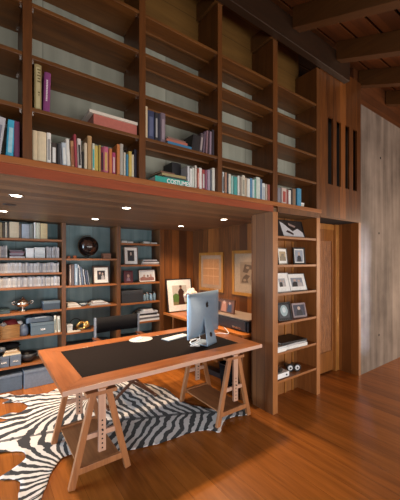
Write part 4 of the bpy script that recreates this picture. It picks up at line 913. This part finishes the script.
# ================================================================== ZEBRA HIDE
def smooth_loop(pts, n=6):
    out = []; N_ = len(pts)
    for i in range(N_):
        p0, p1, p2, p3 = [Vector(pts[(i+k-1) % N_]) for k in range(4)]
        for j in range(n):
            t = j/n
            out.append(.5*((2*p1)+(-p0+p2)*t+(2*p0-5*p1+4*p2-p3)*t*t+(-p0+3*p1-3*p2+p3)*t**3))
    return out
zpts = [(.16,4.21),(.24,4.20),(.30,4.10),(.40,4.06),(.50,3.98),(.62,3.95),(.72,4.02),(.85,4.05),(.98,3.95),(1.12,3.90),(1.28,3.98),(1.42,4.12),(1.56,4.16),(1.62,4.02),(1.58,3.80),(1.64,3.60),(1.76,3.42),(1.82,3.15),(1.80,2.92),
 (1.83,2.72),(1.93,2.56),(2.05,2.44),(2.13,2.40),(2.22,2.36),(2.26,2.27),(2.23,2.21),(2.15,2.20),(2.05,2.24),(1.93,2.24),(1.84,2.19),(1.76,2.12),(1.70,2.22),(1.58,2.28),(1.40,2.29),(1.20,2.30),(1.02,2.35),(.86,2.42),(.72,2.50),(.60,2.58),(.50,2.58),
 (.42,2.48),(.36,2.36),(.31,2.24),(.25,2.16),(.19,2.20),(.185,2.34),(.21,2.46),(.185,2.53),(.09,2.615),(.18,2.68),(.26,2.74),(.27,2.84),(.22,2.90),(.08,2.97),(-.10,3.00),(-.26,3.10),(-.36,3.20),(-.30,3.32),(-.12,3.42),(.06,3.50),(.20,3.52),(.12,3.62),(.22,3.66),(.30,3.62),(.38,3.70),(.36,3.84),(.26,3.93),(.17,3.98),(.24,4.03),(.20,4.10),(.13,4.15)]
zl = smooth_loop(zpts, 4)
rnd = random.Random(11)
zl = [Vector((p.x+rnd.uniform(-.004,.004), p.y+rnd.uniform(-.004,.004))) for p in zl]
bm = B(); f = bm.faces.new([bm.verts.new((p.x, p.y, 0)) for p in zl])
xx = -.36
while xx < 2.27:
    bmesh.ops.bisect_plane(bm, geom=bm.verts[:]+bm.edges[:]+bm.faces[:], plane_co=(xx,0,0), plane_no=(1,0,0)); xx += .04
yy = 2.10
while yy < 4.22:
    bmesh.ops.bisect_plane(bm, geom=bm.verts[:]+bm.edges[:]+bm.faces[:], plane_co=(0,yy,0), plane_no=(0,1,0)); yy += .04
bmesh.ops.triangulate(bm, faces=bm.faces[:])
A0 = Vector((-.30, 3.20)); A1 = Vector((2.2, 2.29)); e = (A1-A0).normalized(); nn = Vector((-e.y, e.x))
def spine(p):
    s = (p-A0).dot(e); d = (p-A0).dot(nn)
    bend = .16*math.sin(PI*min(max(s/2.66, 0), 1))          # the back bows away from the camera
    return s, d-bend
phs, fad = [], []
for v in bm.verts:
    p = Vector((v.co.x, v.co.y)); s, d = spine(p); ad = abs(d)
    c0 = 1.12; R0 = .62
    if s > c0: ph = s+.50*ad
    else:
        q = Vector((s-c0, ad-R0*1.05)); ang = math.atan2(-q.x, -q.y)      # 0 towards the spine, pi/2 towards the tail
        ph = c0-ang*.50+.50*ad*max(0, 1-ang/1.2)
    phs.append(ph); 
    leg = max(0, ad-.55)+max(0, .55-s)*(.6 if ad > .30 else 0)
    fad.append(min(1, leg*1.6))
    v.co.z = .010+.0035*math.sin(p.x*9+p.y*4)+.0035*math.sin(p.y*11-p.x*5)
for v in bm.verts:
    if v.is_boundary: v.co.z += .0035
for f in bm.faces: f.smooth = True
me = bpy.data.meshes.new('zebra_hide_rug'); bmesh.ops.recalc_face_normals(bm, faces=bm.faces[:]); bm.verts.ensure_lookup_table()
if bm.faces[0].normal.z < 0: bmesh.ops.reverse_faces(bm, faces=bm.faces[:])
bm.to_mesh(me); bm.free()
at = me.attributes.new('stripe', 'FLOAT', 'POINT'); at.data.foreach_set('value', phs)
at = me.attributes.new('fade', 'FLOAT', 'POINT'); at.data.foreach_set('value', fad)
sp_ = []
for v in me.vertices: sp_.append(abs(spine(Vector((v.co.x, v.co.y)))[1]))
at = me.attributes.new('side', 'FLOAT', 'POINT'); at.data.foreach_set('value', sp_)
m, nt, b = new_mat('zebra_fur'); N = nt.nodes; L = nt.links
def mth(op, a, c=None, d=None):
    n_ = N.new('ShaderNodeMath'); n_.operation = op
    for i, q in enumerate((a, c, d)):
        if q is None: continue
        if isinstance(q, (int, float)): n_.inputs[i].default_value = q
        else: L.new(q, n_.inputs[i])
    return n_.outputs[0]
def att(nm):
    n_ = N.new('ShaderNodeAttribute'); n_.attribute_name = nm; return n_.outputs['Fac']
tc = N.new('ShaderNodeTexCoord'); ns = N.new('ShaderNodeTexNoise'); ns.inputs['Scale'].default_value = 4.5; ns.inputs['Detail'].default_value = 3; L.new(tc.outputs['Object'], ns.inputs['Vector'])
nf = N.new('ShaderNodeTexNoise'); nf.inputs['Scale'].default_value = 60; L.new(tc.outputs['Object'], nf.inputs['Vector'])
ph = mth('MULTIPLY_ADD', mth('SUBTRACT', ns.outputs['Fac'], .5), .16, att('stripe'))
ph = mth('MULTIPLY_ADD', mth('SUBTRACT', nf.outputs['Fac'], .5), .010, ph)
freq = mth('MULTIPLY_ADD', att('fade'), 0.0, 2*PI/.088)
sn = mth('SINE', mth('MULTIPLY', ph, freq))
sn2 = mth('SINE', mth('MULTIPLY', ph, 2*PI/.055))
fd = att('fade')
mixs = mth('ADD', mth('MULTIPLY', sn, mth('SUBTRACT', 1.0, fd)), mth('MULTIPLY', mth('ADD', sn2, .35), fd))
fac = mth('MULTIPLY_ADD', mixs, 5.0, .55)
spn = mth('LESS_THAN', att('side'), .022)
fac = mth('MAXIMUM', mth('MINIMUM', fac, 1.0), 0.0)
fac = mth('MULTIPLY', fac, mth('SUBTRACT', 1.0, mth('MULTIPLY', spn, .85)))
mx = N.new('ShaderNodeMix'); mx.data_type = 'RGBA'; L.new(fac, mx.inputs['Factor']); mx.inputs['A'].default_value = (.010,.007,.006,1); mx.inputs['B'].default_value = (.72,.67,.63,1)
L.new(mx.outputs['Result'], b.inputs['Base Color']); b.inputs['Roughness'].default_value = .75; b.inputs['Sheen Weight'].default_value = .15
bp = N.new('ShaderNodeBump'); bp.inputs['Strength'].default_value = .25; bp.inputs['Distance'].default_value = .003; L.new(nf.outputs['Fac'], bp.inputs['Height']); L.new(bp.outputs['Normal'], b.inputs['Normal'])
me.materials.append(m)
zo = bpy.data.objects.new('zebra_hide_rug', me); COL.objects.link(zo)
md = zo.modifiers.new('solid', 'SOLIDIFY'); md.thickness = .004; md.offset = -1
tag(zo, 'black-and-white zebra hide rug spread on the floor under the desk', 'rug')

# ================================================================== DOWNLIGHTS
def downlight(label, x, y, power, lit=True):
    o = thing('recessed_downlight', label, 'ceiling light', (x, y, 2.0995), 0, 'recessed lights in the nook ceiling')
    bm = B(); lathe(bm, [(.038,-.001),(.052,-.003),(.055,0),(.038,0)], 28); obj('trim_ring', bm, SILVER if lit else BLACK, o)
    bm = B(); lathe(bm, [(0,-.0012),(.036,-.0008),(.0378,0)], 24); obj('lens', bm, LAMP if lit else BLACK, o)
    if lit:
        l = bpy.data.lights.new('downlight_bulb', 'SPOT'); l.energy = power; l.color = (1, .74, .50); l.spot_size = math.radians(115); l.spot_blend = .7; l.shadow_soft_size = .035
        q = bpy.data.objects.new('downlight_bulb', l); COL.objects.link(q); q.parent = o; q.location = (0, 0, -.012)
    return o
downlight('lit round downlight above the zebra hide\'s tail end, closest to the fascia on the left', .204, 2.72, 75)
downlight('lit round downlight at the photo\'s left edge, above the magazine pile', .157, 3.66, 75)
downlight('lit round downlight in front of the dark globe', 1.10, 3.70, 75)
downlight('lit round downlight above the middle of the leather desk top', 1.11, 2.74, 75)
downlight('lit round downlight above the large standing picture at the nook corner', 2.36, 3.74, 75)
downlight('lit round downlight above the gilt pictures and the printer', 2.40, 2.81, 75)
downlight('unlit dark gimbal downlight between the two lit ones at far left', .186, 3.19, 0, False)

dup = {}
for l in LABELS: dup[l] = dup.get(l, 0)+1
bad = [l for l in dup if l and not 4 <= len(l.split()) <= 16]
print('LABEL LENGTH ISSUES', bad)
print('DUPLICATE LABELS', [(l, n) for l, n in dup.items() if n > 1 and 'disc case' not in l])
